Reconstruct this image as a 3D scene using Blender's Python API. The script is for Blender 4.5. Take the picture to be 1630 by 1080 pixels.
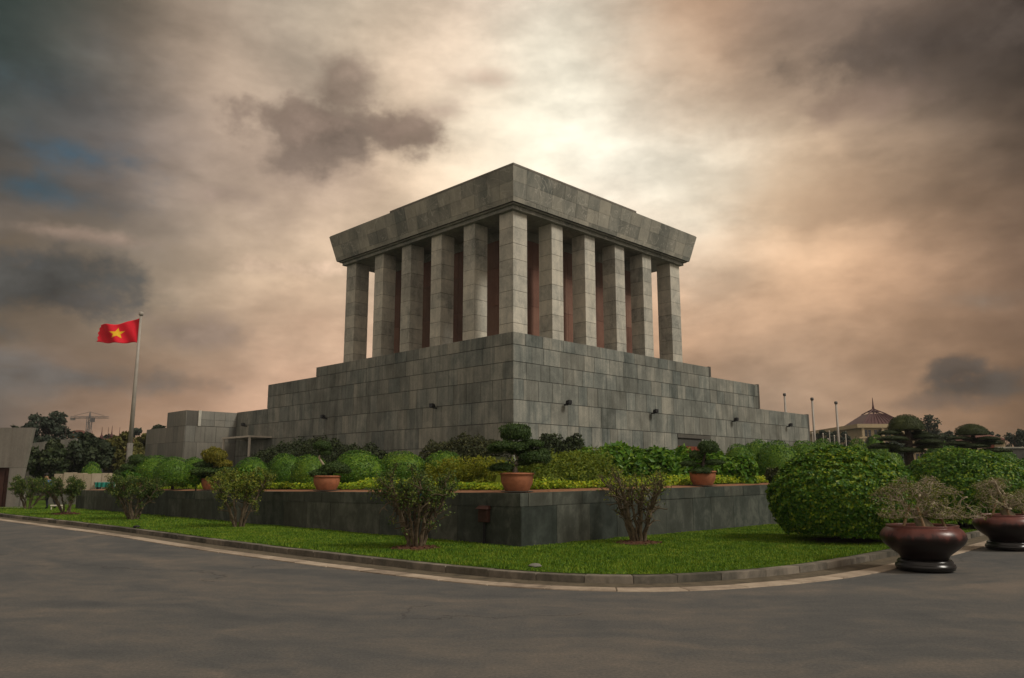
import bpy, math, random
import numpy as np
from mathutils import Matrix, Vector

# ------------------------------------------------------------------ camera, world, sun, exposure
for o in list(bpy.data.objects):
    bpy.data.objects.remove(o)
scene = bpy.context.scene
COL = scene.collection
FPX, PITCH, EYE = 1247.0, math.atan(220 / 1247), 1.65
cam_d = bpy.data.cameras.new('camera')
cam_d.sensor_width = 36
cam_d.lens = FPX / 1630 * 36
cam_d.clip_start, cam_d.clip_end = 0.1, 6000
cam = bpy.data.objects.new('camera', cam_d)
COL.objects.link(cam)
cam.location = (0, 0, EYE)
cam.rotation_euler = (math.pi / 2 + PITCH, 0, 0)
scene.camera = cam
EXPO = 0.5
vs = scene.view_settings
vs.view_transform, vs.look, vs.exposure, vs.gamma = 'Standard', 'None', EXPO, 1.0
vs.use_curve_mapping = False

SUN_EL, SUN_AZ = math.radians(45), math.radians(116)      # azimuth from +Y towards +X: high, behind and right of the viewer
sun_d = bpy.data.lights.new('sun', 'SUN')
sun_d.energy, sun_d.angle, sun_d.color = 1.5, math.radians(14), (1.0, 0.93, 0.82)
sun = bpy.data.objects.new('sun', sun_d)
COL.objects.link(sun)
sun.rotation_euler = (math.pi / 2 - SUN_EL, 0, math.pi - SUN_AZ)


def ray(x, y):
    u, v = (x - 815) / FPX, -(y - 540) / FPX
    d = np.array([u, math.cos(PITCH) - v * math.sin(PITCH), math.sin(PITCH) + v * math.cos(PITCH)])
    return d / d[1]


CAM = np.array([0, 0, EYE])


def at(x, y, Y):
    return CAM + ray(x, y) * Y


def atz(x, y, z):
    d = ray(x, y)
    return CAM + d * ((z - EYE) / d[2])


def lin(c):
    return tuple((v / 255 / 12.92) if v / 255 <= .04045 else ((v / 255 + .055) / 1.055) ** 2.4 for v in c)


def build_world():
    w = bpy.data.worlds.new('World')
    scene.world = w
    w.use_nodes = True
    nt = w.node_tree
    nt.nodes.clear()
    N, K = nt.nodes.new, nt.links.new

    def val(sock, v):
        if hasattr(v, 'is_output'):
            K(v, sock)
        else:
            sock.default_value = v

    def m(op, a, b=None, c=None, clamp=False):
        n = N('ShaderNodeMath')
        n.operation, n.use_clamp = op, clamp
        for i, v in enumerate((a, b, c)):
            if v is not None:
                val(n.inputs[i], v)
        return n.outputs[0]

    def vm(op, a, b=None, s=None):
        n = N('ShaderNodeVectorMath')
        n.operation = op
        val(n.inputs[0], a)
        if b is not None:
            val(n.inputs[1], b)
        if s is not None:
            val(n.inputs['Scale'], s)
        return n.outputs['Value'] if op in ('DISTANCE', 'DOT_PRODUCT', 'LENGTH') else n.outputs[0]

    def noise(vec, scale, detail=5, rough=.55, dist=0.0, col=False):
        n = N('ShaderNodeTexNoise')
        K(vec, n.inputs['Vector'])
        n.inputs['Scale'].default_value = scale
        n.inputs['Detail'].default_value = detail
        n.inputs['Roughness'].default_value = rough
        n.inputs['Distortion'].default_value = dist
        return n.outputs['Color' if col else 'Fac']

    def smooth(x, a, b):
        n = N('ShaderNodeMapRange')
        n.interpolation_type = 'SMOOTHSTEP'
        val(n.inputs['Value'], x)
        n.inputs['From Min'].default_value = a
        n.inputs['From Max'].default_value = b
        return n.outputs['Result']

    def mix(f, a, b):
        n = N('ShaderNodeMix')
        n.data_type = 'RGBA'
        val(n.inputs[0], f)
        for s, v in ((n.inputs[6], a), (n.inputs[7], b)):
            if isinstance(v, tuple):
                s.default_value = (*v[:3], 1)
            else:
                K(v, s)
        return n.outputs[2]

    tc = N('ShaderNodeTexCoord')
    d = tc.outputs['Generated']
    stretch = vm('MULTIPLY', d, (1.0, 1.0, 2.0))
    n1 = vm('SUBTRACT', noise(stretch, 3.4, 4, .62, .0, col=True), (.5, .5, .5))
    dw = vm('ADD', d, vm('SCALE', n1, s=.13))              # slow billowing of the cloud field
    pts = [
        ((20, 20), (64, 74, 67)), ((150, 60), (25, 44, 38)), ((300, 60), (110, 90, 82)), ((60, 150), (34, 68, 64)), ((250, 160), (214, 178, 143)),
        ((130, 240), (22, 45, 86)), ((40, 290), (22, 22, 38)), ((210, 250), (22, 58, 92)), ((40, 345), (161, 125, 81)), ((300, 330), (139, 122, 110)),
        ((150, 380), (173, 157, 138)), ((420, 60), (188, 176, 158)), ((340, 200), (263, 233, 200)), ((620, 60), (234, 215, 189)), ((780, 60), (235, 210, 191)),
        ((880, 120), (263, 267, 246)), ((700, 160), (236, 201, 168)), ((960, 230), (263, 262, 249)), ((830, 220), (258, 244, 215)), ((1080, 260), (263, 269, 251)),
        ((1000, 60), (126, 91, 68)), ((1080, 150), (235, 180, 132)), ((1200, 80), (117, 102, 91)), ((1400, 60), (148, 127, 111)), ((1590, 40), (22, 22, 22)),
        ((1600, 200), (22, 22, 22)), ((1420, 190), (94, 82, 75)), ((1250, 300), (248, 211, 172)), ((1420, 320), (177, 157, 132)), ((1590, 300), (51, 46, 44)),
        ((1560, 400), (139, 111, 89)), ((1200, 450), (191, 152, 120)), ((1420, 410), (263, 207, 162)), ((1560, 480), (22, 30, 41)), ((1300, 600), (168, 145, 123)),
        ((1450, 560), (170, 138, 109)), ((1600, 680), (109, 82, 57)), ((1430, 680), (152, 120, 94)), ((430, 300), (167, 145, 136)), ((430, 430), (242, 215, 179)),
        ((260, 440), (221, 197, 165)), ((430, 560), (234, 189, 159)), ((310, 560), (68, 76, 73)), ((60, 560), (91, 75, 64)), ((170, 600), (34, 56, 61)),
        ((200, 660), (226, 172, 129)), ((30, 650), (43, 64, 68)), ((400, 680), (176, 137, 109)), ((660, 420), (203, 179, 153)), ((960, 420), (226, 180, 142)),
        ((480, 210), (96, 80, 72)), ((90, 100), (56, 81, 71)), ((180, 200), (22, 61, 88)), ((90, 330), (39, 69, 63))]
    K_ = 1.03 * 2 ** -EXPO                                        # colours are given as they appear at this exposure
    avg = tuple(v * K_ for v in lin((196, 182, 166)))
    acc, tot = tuple(v * 2e-4 for v in avg), 2e-4           # beyond the mapped part the overcast goes on at its average
    wide = [((-50, 22), (104, 98, 92)), ((50, 22), (104, 92, 82)), ((0, 62), (176, 158, 142))]   # broad drift of tone beyond the mapped part
    for (px, py), c in pts + wide:
        if c in [q_[1] for q_ in wide] and abs(px) <= 50 and (px, py) in [q_[0] for q_ in wide]:
            az, el = math.radians(px), math.radians(py)
            v = np.array([math.sin(az) * math.cos(el), math.cos(az) * math.cos(el), math.sin(el)])
            kk, off_ = 11.0, math.log(.012)
        else:
            v = ray(px, py)
            v = v / np.linalg.norm(v)
            kk, off_ = 190.0, 0.0
        wgt = m('EXPONENT', m('MULTIPLY_ADD', vm('DOT_PRODUCT', dw, tuple(v)), kk, -kk + off_))
        n = N('ShaderNodeVectorMath')
        n.operation = 'MULTIPLY_ADD'
        val(n.inputs[0], wgt)
        n.inputs[1].default_value = tuple(q_ * K_ for q_ in lin(c))
        val(n.inputs[2], acc)
        acc = n.outputs[0]
        tot = m('ADD', tot, wgt)
    base = vm('SCALE', acc, s=m('DIVIDE', 1.0, tot))
    # streaky cloud relief all over the dome
    relief = noise(vm('MULTIPLY', dw, (1, 1, 2.6)), 3.2, 5, .58, .0)
    relief2 = noise(vm('MULTIPLY', d, (1, 1, 1.4)), 15.0, 5, .6, .0)
    g = m('ADD', m('MULTIPLY_ADD', relief, .9, .55), m('MULTIPLY_ADD', relief2, .42, -.21))
    mid = noise(vm('MULTIPLY', d, (1, 1, 2.3)), 5.2, 6, .56, .0)
    g = m('MULTIPLY', g, m('MULTIPLY_ADD', smooth(mid, .36, .66), .36, .82))
    base = vm('SCALE', base, s=g)

    # separate dark cumulus drifting under the bright layer
    edge = noise(vm('MULTIPLY', d, (1, 1, 1.25)), 8.0, 5, .6, .0)
    rim = m('ADD', m('MULTIPLY_ADD', edge, 2.3, -1.15), m('MULTIPLY_ADD', relief2, 2.2, -1.1))
    shade = m('MULTIPLY_ADD', relief2, 1.8, .1)
    col = base
    for (px, py, rx, ry, c, hard, amt) in [
            (140, 250, 150, 40, (54, 82, 98), .7, .9), (60, 300, 120, 30, (52, 76, 88), .7, .85), (80, 140, 90, 36, (64, 80, 86), .8, .7), (1570, 478, 110, 24, (112, 104, 94), .8, .6),
            (110, 372, 130, 13, (158, 136, 120), .5, .7), (440, 425, 90, 16, (222, 192, 166), .6, .7),
            (540, 225, 140, 62, (118, 103, 92), .36, .95), (548, 135, 52, 62, (138, 120, 106), .36, .85), (650, 212, 72, 44, (128, 110, 97), .36, .9), (480, 190, 70, 36, (134, 116, 103), .3, .85),
            (80, 455, 125, 62, (76, 75, 72), .36, .95), (140, 490, 60, 30, (86, 82, 78), .25, .85),
            (1580, 610, 100, 30, (80, 73, 66), .36, .92), (1530, 586, 40, 24, (84, 76, 69), .25, .85), (1470, 642, 110, 14, (112, 94, 80), .5, .7),
            (300, 530, 90, 30, (136, 118, 105), .35, .75), (100, 600, 190, 28, (96, 90, 84), .4, .75),
            (1480, 75, 190, 56, (84, 74, 67), .4, .75), (1330, 170, 120, 36, (134, 113, 99), .4, .65),
            (770, 125, 70, 18, (184, 160, 142), .7, .7), (705, 175, 55, 24, (172, 150, 134), .6, .7), (350, 310, 60, 24, (150, 131, 118), .4, .65)]:
        v = ray(px, py)
        v = v / np.linalg.norm(v)
        right = np.array([v[1], -v[0], 0])
        right /= np.linalg.norm(right)
        up = np.cross(right, v)
        q = vm('SUBTRACT', d, tuple(v))
        a = vm('DOT_PRODUCT', q, tuple(right * FPX / rx))
        b = vm('DOT_PRODUCT', q, tuple(up * FPX / ry))
        rad = m('SQRT', m('MULTIPLY_ADD', a, a, m('MULTIPLY', b, b)))
        fld = m('SUBTRACT', m('ADD', rim, 1.0), m('MAXIMUM', rad, m('MULTIPLY_ADD', rad, 2.0, -1.3)))
        mask = m('MULTIPLY', smooth(fld, -.15, hard * 2.2), amt)
        col = mix(mask, col, vm('SCALE', tuple(q_ * K_ for q_ in lin(c)), s=shade))
    bg = N('ShaderNodeBackground')
    K(col, bg.inputs['Color'])
    bg.inputs['Strength'].default_value = 1.0
    sky = N('ShaderNodeTexSky')
    sky.sky_type = 'NISHITA'
    sky.sun_disc = False
    sky.sun_elevation, sky.sun_rotation = SUN_EL, SUN_AZ
    bs = N('ShaderNodeBackground')
    K(sky.outputs[0], bs.inputs['Color'])
    bs.inputs['Strength'].default_value = .05
    # thin places in the overcast let the blue sky through
    gap = m('MULTIPLY', smooth(relief, .50, .78), .14)
    left = smooth(vm('DOT_PRODUCT', d, (-1, 0, 0)), .22, .5)
    fac = m('MULTIPLY', gap, left)
    ms = N('ShaderNodeMixShader')
    K(fac, ms.inputs[0])
    K(bg.outputs[0], ms.inputs[1])
    K(bs.outputs[0], ms.inputs[2])
    out = N('ShaderNodeOutputWorld')
    K(ms.outputs[0], out.inputs[0])


build_world()
scene.world.cycles.sampling_method = 'NONE'             # broad even sky: no need for importance sampling

# ------------------------------------------------------------------ helpers
WM = {}                                                    # world matrix of each object that may become a parent
I4 = Matrix.Identity(4)
T = Matrix.Translation


def link(o, parent=None, mw=None):
    mw = mw if mw is not None else I4
    COL.objects.link(o)
    if parent is not None:
        o.parent = parent
        o.matrix_parent_inverse = WM[parent.name].inverted()
    o.matrix_basis = mw
    WM[o.name] = mw.copy()
    return o


def tag(o, label=None, cat=None, group=None, kind=None):
    for k, v in (('label', label), ('category', cat), ('group', group), ('kind', kind)):
        if v:
            o[k] = v
    return o


def thing(name, loc, label, cat, group=None):
    return tag(link(bpy.data.objects.new(name, None), None, T(Vector(loc))), label, cat, group)


class MB:
    """collects faces; build() links them as one mesh object"""

    def __init__(s):
        s.v, s.f, s.n, s.smooth = [], [], 0, False

    def add(s, v, f):
        v = np.asarray(v, float).reshape(-1, 3)
        s.v.append(v)
        s.f.extend([tuple(i + s.n for i in q) for q in f])
        s.n += len(v)
        return s

    def quads(s, v):                                       # v: (n,4,3), fast path
        n = len(v)
        idx = np.arange(n * 4).reshape(n, 4) + s.n
        s.v.append(v.reshape(-1, 3))
        s.f.extend(map(tuple, idx.tolist()))
        s.n += n * 4
        return s

    def box(s, x0, x1, y0, y1, z0, z1):
        return s.add([(x, y, z) for x in (x0, x1) for y in (y0, y1) for z in (z0, z1)],
                     [(0, 1, 3, 2), (4, 6, 7, 5), (0, 4, 5, 1), (2, 3, 7, 6), (0, 2, 6, 4), (1, 5, 7, 3)])

    def frame(s, o, a, b, c):                              # parallelepiped from corner o with edges a,b,c
        o, a, b, c = (np.asarray(q, float) for q in (o, a, b, c))
        return s.add([o + i * a + j * b + k * c for i in (0, 1) for j in (0, 1) for k in (0, 1)],
                     [(0, 1, 3, 2), (4, 6, 7, 5), (0, 4, 5, 1), (2, 3, 7, 6), (0, 2, 6, 4), (1, 5, 7, 3)])

    def hexa(s, bot, top):                                 # 4 + 4 corners
        return s.add(list(bot) + list(top), [(3, 2, 1, 0), (4, 5, 6, 7), (0, 1, 5, 4), (1, 2, 6, 5), (2, 3, 7, 6), (3, 0, 4, 7)])

    def lathe(s, prof, n=28, c=(0, 0, 0), wob=None):
        v, f = [], []
        for r, z in prof:
            for k in range(n):
                a = 2 * math.pi * k / n
                v.append((c[0] + r * math.cos(a), c[1] + r * math.sin(a), c[2] + z))
        for i in range(len(prof) - 1):
            for k in range(n):
                k2 = (k + 1) % n
                f.append((i * n + k, i * n + k2, (i + 1) * n + k2, (i + 1) * n + k))
        f.append(tuple(reversed(range(n))))
        f.append(tuple(range((len(prof) - 1) * n, len(prof) * n)))
        return s.add(v, f)

    def tube(s, pts, rad, n=6):
        pts = np.asarray(pts, float)
        rad = np.broadcast_to(rad, len(pts))
        tan = np.gradient(pts, axis=0)
        tan /= np.linalg.norm(tan, axis=1)[:, None] + 1e-9
        v = []
        for p, t, r in zip(pts, tan, rad):
            a = np.cross(t, (0, 0, 1.)) if abs(t[2]) < .9 else np.cross(t, (1., 0, 0))
            a /= np.linalg.norm(a) + 1e-9
            b = np.cross(t, a)
            for k in range(n):
                w = 2 * math.pi * k / n
                v.append(p + r * (math.cos(w) * a + math.sin(w) * b))
        f = [(i * n + k, i * n + (k + 1) % n, (i + 1) * n + (k + 1) % n, (i + 1) * n + k) for i in range(len(pts) - 1) for k in range(n)]
        f += [tuple(reversed(range(n))), tuple(range((len(pts) - 1) * n, len(pts) * n))]
        return s.add(v, f)

    def mesh(s, name):
        me = bpy.data.meshes.new(name)
        v = np.concatenate(s.v)
        ln = np.fromiter((len(q) for q in s.f), dtype=np.int32, count=len(s.f))
        li = np.fromiter((i for q in s.f for i in q), dtype=np.int32, count=int(ln.sum()))
        me.vertices.add(len(v))
        me.vertices.foreach_set('co', v.astype(np.float32).ravel())
        me.loops.add(len(li))
        me.loops.foreach_set('vertex_index', li)
        me.polygons.add(len(ln))
        me.polygons.foreach_set('loop_start', np.concatenate(([0], np.cumsum(ln)[:-1])).astype(np.int32))
        me.polygons.foreach_set('loop_total', ln)
        me.polygons.foreach_set('use_smooth', np.full(len(ln), bool(s.smooth)))
        me.update(calc_edges=True)
        me.validate()
        return me

    def build(s, name, mat, parent=None, mw=None, smooth=False):
        s.smooth = smooth
        me = s.mesh(name)
        me.materials.append(mat)
        return link(bpy.data.objects.new(name, me), parent, mw)


def inst(name, me, parent=None, mw=None):
    return link(bpy.data.objects.new(name, me), parent, mw)


def fixn(o):
    import bmesh
    bm = bmesh.new()
    bm.from_mesh(o.data)
    bmesh.ops.recalc_face_normals(bm, faces=bm.faces)
    bm.to_mesh(o.data)
    bm.free()
    return o


def bevel(o, w, seg=2):
    md = o.modifiers.new('bevel', 'BEVEL')
    md.width, md.segments, md.limit_method = w, seg, 'ANGLE'
    return o


# ------------------------------------------------------------------ materials
def material(name, build, rough=.8, spec=.3):
    mt = bpy.data.materials.new(name)
    mt.use_nodes = True
    nt = mt.node_tree
    p = nt.nodes['Principled BSDF']
    p.inputs['Roughness'].default_value = rough
    p.inputs['Specular IOR Level'].default_value = spec
    build(nt, p)
    return mt


class NG:
    def __init__(s, nt):
        s.nt = nt

    def n(s, t, **kw):
        q = s.nt.nodes.new(t)
        for k, v in kw.items():
            setattr(q, k, v)
        return q

    def l(s, a, b):
        s.nt.links.new(a, b)

    def pos(s, scale=(1, 1, 1), rotz=0.0, src='Position'):
        if src == 'Position':
            o = s.n('ShaderNodeNewGeometry').outputs['Position']
        else:
            o = s.n('ShaderNodeTexCoord').outputs[src]
        mp = s.n('ShaderNodeMapping')
        mp.inputs['Scale'].default_value = scale
        mp.inputs['Rotation'].default_value = (0, 0, rotz)
        s.l(o, mp.inputs['Vector'])
        return mp.outputs[0]

    def noise(s, vec, scale, detail=5, rough=.6, dist=0., col=False):
        q = s.n('ShaderNodeTexNoise')
        s.l(vec, q.inputs['Vector'])
        for k, v in (('Scale', scale), ('Detail', detail), ('Roughness', rough), ('Distortion', dist)):
            q.inputs[k].default_value = v
        return q.outputs['Color' if col else 'Fac']

    def ramp(s, fac, stops, interp='LINEAR'):
        q = s.n('ShaderNodeValToRGB')
        q.color_ramp.interpolation = interp
        e = q.color_ramp.elements
        while len(e) > 1:
            e.remove(e[-1])
        for i, (p, c) in enumerate(stops):
            el = e[0] if i == 0 else e.new(p)
            el.position = p
            el.color = (*c, 1) if len(c) == 3 else c
        s.l(fac, q.inputs[0])
        return q.outputs[0]

    def mix(s, f, a, b, blend='MIX'):
        q = s.n('ShaderNodeMix', data_type='RGBA', blend_type=blend)
        for sk, v in ((q.inputs[0], f), (q.inputs[6], a), (q.inputs[7], b)):
            if isinstance(v, (int, float)):
                sk.default_value = v
            elif isinstance(v, tuple):
                sk.default_value = (*v[:3], 1)
            else:
                s.l(v, sk)
        return q.outputs[2]

    def math(s, op, a, b=0., c=0., clamp=False):
        q = s.n('ShaderNodeMath', operation=op, use_clamp=clamp)
        for sk, v in zip(q.inputs, (a, b, c)):
            if isinstance(v, (int, float)):
                sk.default_value = v
            else:
                s.l(v, sk)
        return q.outputs[0]

    def rnd(s):
        return s.n('ShaderNodeObjectInfo').outputs['Random']

    def bump(s, p, h, dist=.02, strength=.6):
        q = s.n('ShaderNodeBump')
        q.inputs['Strength'].default_value = strength
        q.inputs['Distance'].default_value = dist
        s.l(h, q.inputs['Height'])
        s.l(q.outputs[0], p.inputs['Normal'])


def stone_mat(name, dark, mid, light, rough=.7, streak=1.0, veins=False, tint=.5, warmth=.32, blot=.55, stain=.5):
    def b(nt, p):
        g = NG(nt)
        st = g.noise(g.pos((2.6, 2.6, .10)), 1.6, 6, .65, .3)          # rain streaks running down
        bl = g.noise(g.pos((1, 1, .7)), blot, 7, .66, .5)
        fine = g.noise(g.pos((1, 1, 1)), 7.0, 6, .7)
        f = g.math('ADD', g.math('MULTIPLY', st, .62 * streak), g.math('MULTIPLY', bl, 1.0 - .62 * streak))
        big = g.noise(g.pos((1, 1, .45)), .22, 5, .6, .8)                      # damp stains spreading over several slabs
        f = g.math('ADD', f, g.math('MULTIPLY_ADD', big, stain, -stain * .5))
        f = g.math('ADD', f, g.math('MULTIPLY_ADD', fine, .26, -.13))
        f = g.math('ADD', f, g.math('MULTIPLY_ADD', g.rnd(), tint * .44, -tint * .22))
        c = g.ramp(f, [(.28, dark), (.5, mid), (.72, light)])
        warm = g.math('MULTIPLY', g.math('FRACT', g.math('MULTIPLY', g.rnd(), 37.3)), warmth)
        c = g.mix(warm, c, g.mix(.5, c, (.36, .30, .22)))
        if veins:
            wv = g.n('ShaderNodeTexNoise')
            g.l(g.pos((1, 1, 1)), wv.inputs['Vector'])
            wv.inputs['Scale'].default_value = .45
            wv.inputs['Detail'].default_value = 3
            wv.inputs['Distortion'].default_value = 1.6
            vv = g.math('ABSOLUTE', g.math('SUBTRACT', wv.outputs['Fac'], .5))
            vm_ = g.ramp(vv, [(0, (1, 1, 1)), (.006, (.5, .5, .5)), (.014, (0, 0, 0))])
            c = g.mix(g.math('MULTIPLY', vm_, .4), c, (.62, .58, .5))
        g.l(c, p.inputs['Base Color'])
        g.bump(p, fine, .01, .35)
    return material(name, b, rough)


def plain_mat(name, col, rough=.7, var=.25, scale=3.0, spec=.3, metal=0.0):
    def b(nt, p):
        g = NG(nt)
        f = g.noise(g.pos(), scale, 6, .65)
        lo = tuple(v * (1 - var) for v in col)
        hi = tuple(min(1, v * (1 + var)) for v in col)
        g.l(g.ramp(f, [(.3, lo), (.7, hi)]), p.inputs['Base Color'])
        g.bump(p, f, .01, .25)
        p.inputs['Metallic'].default_value = metal
    return material(name, b, rough, spec)


def leaf_mat(name, stops, trans=.3, rough=.55, patch=1.3, pw=.45):
    """per-leaf colour from a ramp, drifting in patches through the plant"""
    mt = bpy.data.materials.new(name)
    mt.use_nodes = True
    nt = mt.node_tree
    g = NG(nt)
    p = nt.nodes['Principled BSDF']
    p.inputs['Roughness'].default_value = rough
    p.inputs['Specular IOR Level'].default_value = .25
    isl = g.n('ShaderNodeNewGeometry').outputs['Random Per Island']
    pn = g.noise(g.pos(), patch, 4, .6)
    f = g.math('ADD', g.math('MULTIPLY', isl, 1 - pw), g.math('MULTIPLY', pn, pw))
    f = g.math('ADD', f, g.math('MULTIPLY_ADD', g.rnd(), .12, -.06))
    c = g.ramp(f, stops)
    g.l(c, p.inputs['Base Color'])
    t = g.n('ShaderNodeBsdfTranslucent')
    g.l(c, t.inputs['Color'])
    ms = g.n('ShaderNodeMixShader')
    ms.inputs[0].default_value = trans
    g.l(p.outputs[0], ms.inputs[1])
    g.l(t.outputs[0], ms.inputs[2])
    g.l(ms.outputs[0], nt.nodes['Material Output'].inputs['Surface'])
    return mt


M = {}
M['stone'] = stone_mat('tier_granite', (.052, .064, .058), (.16, .175, .158), (.34, .335, .285), .62, .72, False, .34, .4, .9, .62)
M['stone_core'] = stone_mat('joint_granite', (.03, .032, .03), (.05, .052, .048), (.08, .08, .074), .9, .8)
M['col'] = stone_mat('column_granite', (.22, .225, .20), (.44, .425, .365), (.64, .60, .50), .6, .45, True, .4, .32, 1.2, .6)
M['cornice'] = stone_mat('cornice_granite', (.13, .142, .127), (.26, .258, .222), (.40, .38, .315), .6, .4, True, .7)
M['red'] = stone_mat('red_brown_granite', (.10, .045, .03), (.18, .085, .06), (.25, .13, .09), .5, .7)
M['wing'] = stone_mat('wing_granite', (.10, .105, .095), (.18, .18, .158), (.26, .25, .215), .7, .9)
M['wall'] = stone_mat('retaining_slate', (.012, .018, .014), (.040, .050, .042), (.12, .13, .108), .8, .4, False, .35, .15, 1.9, .45)
M['concrete'] = stone_mat('weathered_concrete', (.09, .085, .075), (.17, .16, .14), (.24, .22, .19), .85, .9)
M['kerb'] = stone_mat('kerb_stone', (.035, .036, .028), (.11, .10, .082), (.23, .20, .16), .85, .3, False, .7, .3, 3.0, .5)
M['strip'] = stone_mat('gutter_stone', (.17, .135, .10), (.33, .265, .20), (.46, .38, .29), .8, .2, False, .6, .3, 2.5, .5)
M['gutter'] = plain_mat('gutter_silt', (.10, .082, .055), .95, .45, 4.0)
M['brick'] = plain_mat('ledge_paving', (.24, .115, .06), .85, .3, 6.0)
M['beige'] = stone_mat('beige_marble', (.30, .24, .17), (.44, .36, .26), (.55, .47, .36), .7, .3, False, .8)
M['terra'] = plain_mat('terracotta', (.32, .12, .058), .7, .32, 5.0)
M['soil'] = plain_mat('soil', (.06, .04, .026), .95, .4, 30.0)
M['mulch'] = plain_mat('mulch', (.10, .045, .025), .95, .5, 40.0)
M['bark'] = plain_mat('shrub_bark', (.105, .08, .05), .9, .5, 14.0)
M['bark_dark'] = plain_mat('dark_bark', (.055, .042, .032), .9, .5, 10.0)
M['bark_pale'] = plain_mat('pale_bark', (.34, .285, .20), .85, .35, 16.0)
M['bark_grey'] = plain_mat('grey_bark', (.22, .19, .15), .85, .4, 16.0)
M['bamboo'] = plain_mat('prop_stick', (.26, .17, .09), .7, .25, 12.0)
M['black'] = plain_mat('black_metal', (.012, .012, .013), .5, .3, 8.0)
M['steel'] = plain_mat('pole_paint', (.33, .30, .26), .45, .12, 2.0)
M['steel_dark'] = plain_mat('crane_steel', (.10, .095, .09), .6, .2, 1.0)
M['white'] = plain_mat('white_paint', (.55, .5, .43), .6, .12, 2.0)
M['door'] = plain_mat('red_wood_door', (.20, .05, .025), .5, .35, 3.0)
M['door_dark'] = plain_mat('brown_wood_door', (.05, .02, .014), .7, .4, 3.0)
M['glass'] = plain_mat('dark_glass', (.015, .018, .02), .15, .2, 1.0, .6)
M['void'] = plain_mat('unlit_interior', (.012, .011, .01), .9, .2, 1.0)
M['flag_red'] = plain_mat('flag_red', (.72, .008, .026), .7, .1, 1.0)
M['flag_yellow'] = plain_mat('flag_yellow', (.80, .46, .012), .7, .08, 1.0)
M['cream'] = plain_mat('cream_render', (.42, .33, .20), .8, .15, .3)
M['ochre'] = plain_mat('ochre_render', (.52, .26, .05), .8, .2, .5)
M['roof'] = plain_mat('red_brown_roof', (.075, .03, .028), .6, .25, .5)
M['roof_tile'] = plain_mat('red_tile', (.12, .05, .036), .8, .25, 1.0)
M['turq'] = plain_mat('turquoise_tarp', (.02, .22, .17), .6, .2, 2.0)
M['tag'] = plain_mat('blue_plastic', (.02, .09, .13), .5, .1, 3.0)
M['pale_stone'] = plain_mat('pale_stone', (.16, .155, .135), .8, .2, 20.0)
M['shirt'] = plain_mat('blue_shirt', (.05, .13, .28), .85, .2, 8.0)
M['trousers'] = plain_mat('navy_trousers', (.012, .014, .022), .85, .2, 8.0)
M['skin'] = plain_mat('skin', (.32, .17, .10), .6, .08, 10.0)
M['hair'] = plain_mat('black_hair', (.01, .009, .008), .6, .2, 20.0)


def b_glaze(nt, p):
    g = NG(nt)
    z = g.n('ShaderNodeSeparateXYZ')
    g.l(g.pos(), z.inputs[0])
    drip = g.noise(g.pos((7, 7, .8)), 1.0, 4, .6)
    h = g.math('ADD', z.outputs[2], g.math('MULTIPLY_ADD', drip, .34, -.17))
    c = g.ramp(h, [(.55, (.010, .005, .004)), (.61, (.03, .008, .007)), (.65, (.10, .028, .022)), (.78, (.15, .05, .04))])
    g.l(c, p.inputs['Base Color'])


M['glaze'] = material('dripped_red_glaze', b_glaze, .34, .45)
M['glaze_black'] = plain_mat('black_glaze', (.008, .007, .007), .25, .3, 5.0, .5)


def b_road(nt, p):
    g = NG(nt)
    # wear and dust lie along the sweep of the bend: polar coordinates round its centre
    off = g.n('ShaderNodeVectorMath', operation='SUBTRACT')
    g.l(g.pos(), off.inputs[0])
    off.inputs[1].default_value = (1.7, 27.0, 0)
    ln_ = g.n('ShaderNodeVectorMath', operation='LENGTH')
    g.l(off.outputs[0], ln_.inputs[0])
    sp = g.n('ShaderNodeSeparateXYZ')
    g.l(off.outputs[0], sp.inputs[0])
    an = g.math('ARCTAN2', sp.outputs[0], g.math('MULTIPLY', sp.outputs[1], -1.0))
    wob = g.noise(g.pos(), .35, 3, .5)
    cb = g.n('ShaderNodeCombineXYZ')
    g.l(g.math('ADD', g.math('MULTIPLY', ln_.outputs['Value'], 1.0), g.math('MULTIPLY_ADD', wob, 2.4, -1.2)), cb.inputs[0])
    g.l(g.math('MULTIPLY', an, 4.5), cb.inputs[1])
    dust = g.noise(cb.outputs[0], .8, 7, .66, .3)
    mott = g.noise(g.pos(), 1.7, 6, .7, .3)
    grit = g.noise(g.pos(), 30.0, 6, .85)
    f = g.math('ADD', g.math('MULTIPLY', dust, .68), g.math('MULTIPLY', mott, .32))
    c = g.ramp(f, [(.34, (.064, .068, .070)), (.47, (.092, .092, .089)), (.58, (.128, .117, .103)), (.70, (.18, .15, .123))])
    c = g.mix(.75, c, g.ramp(grit, [(.28, (.42, .42, .42)), (.5, (1, 1, 1)), (.74, (1.7, 1.65, 1.55))]), 'MULTIPLY')
    vo = g.n('ShaderNodeTexVoronoi', feature='DISTANCE_TO_EDGE')
    wv = g.n('ShaderNodeVectorMath', operation='MULTIPLY_ADD')
    g.l(g.noise(g.pos(), 1.2, 4, .6, 0, True), wv.inputs[0])
    wv.inputs[1].default_value = (1.6, 1.6, 0)
    g.l(g.pos(), wv.inputs[2])
    g.l(wv.outputs[0], vo.inputs['Vector'])
    vo.inputs['Scale'].default_value = .16
    crack = g.math('MULTIPLY', g.ramp(vo.outputs['Distance'], [(0, (1, 1, 1)), (.0022, (.6, .6, .6)), (.0045, (0, 0, 0))]), g.math('GREATER_THAN', g.noise(g.pos(), .18, 2, .5), .53))
    c = g.mix(g.math('MULTIPLY', crack, .65), c, (.03, .029, .028))
    g.l(c, p.inputs['Base Color'])
    g.bump(p, grit, .008, .6)


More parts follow.
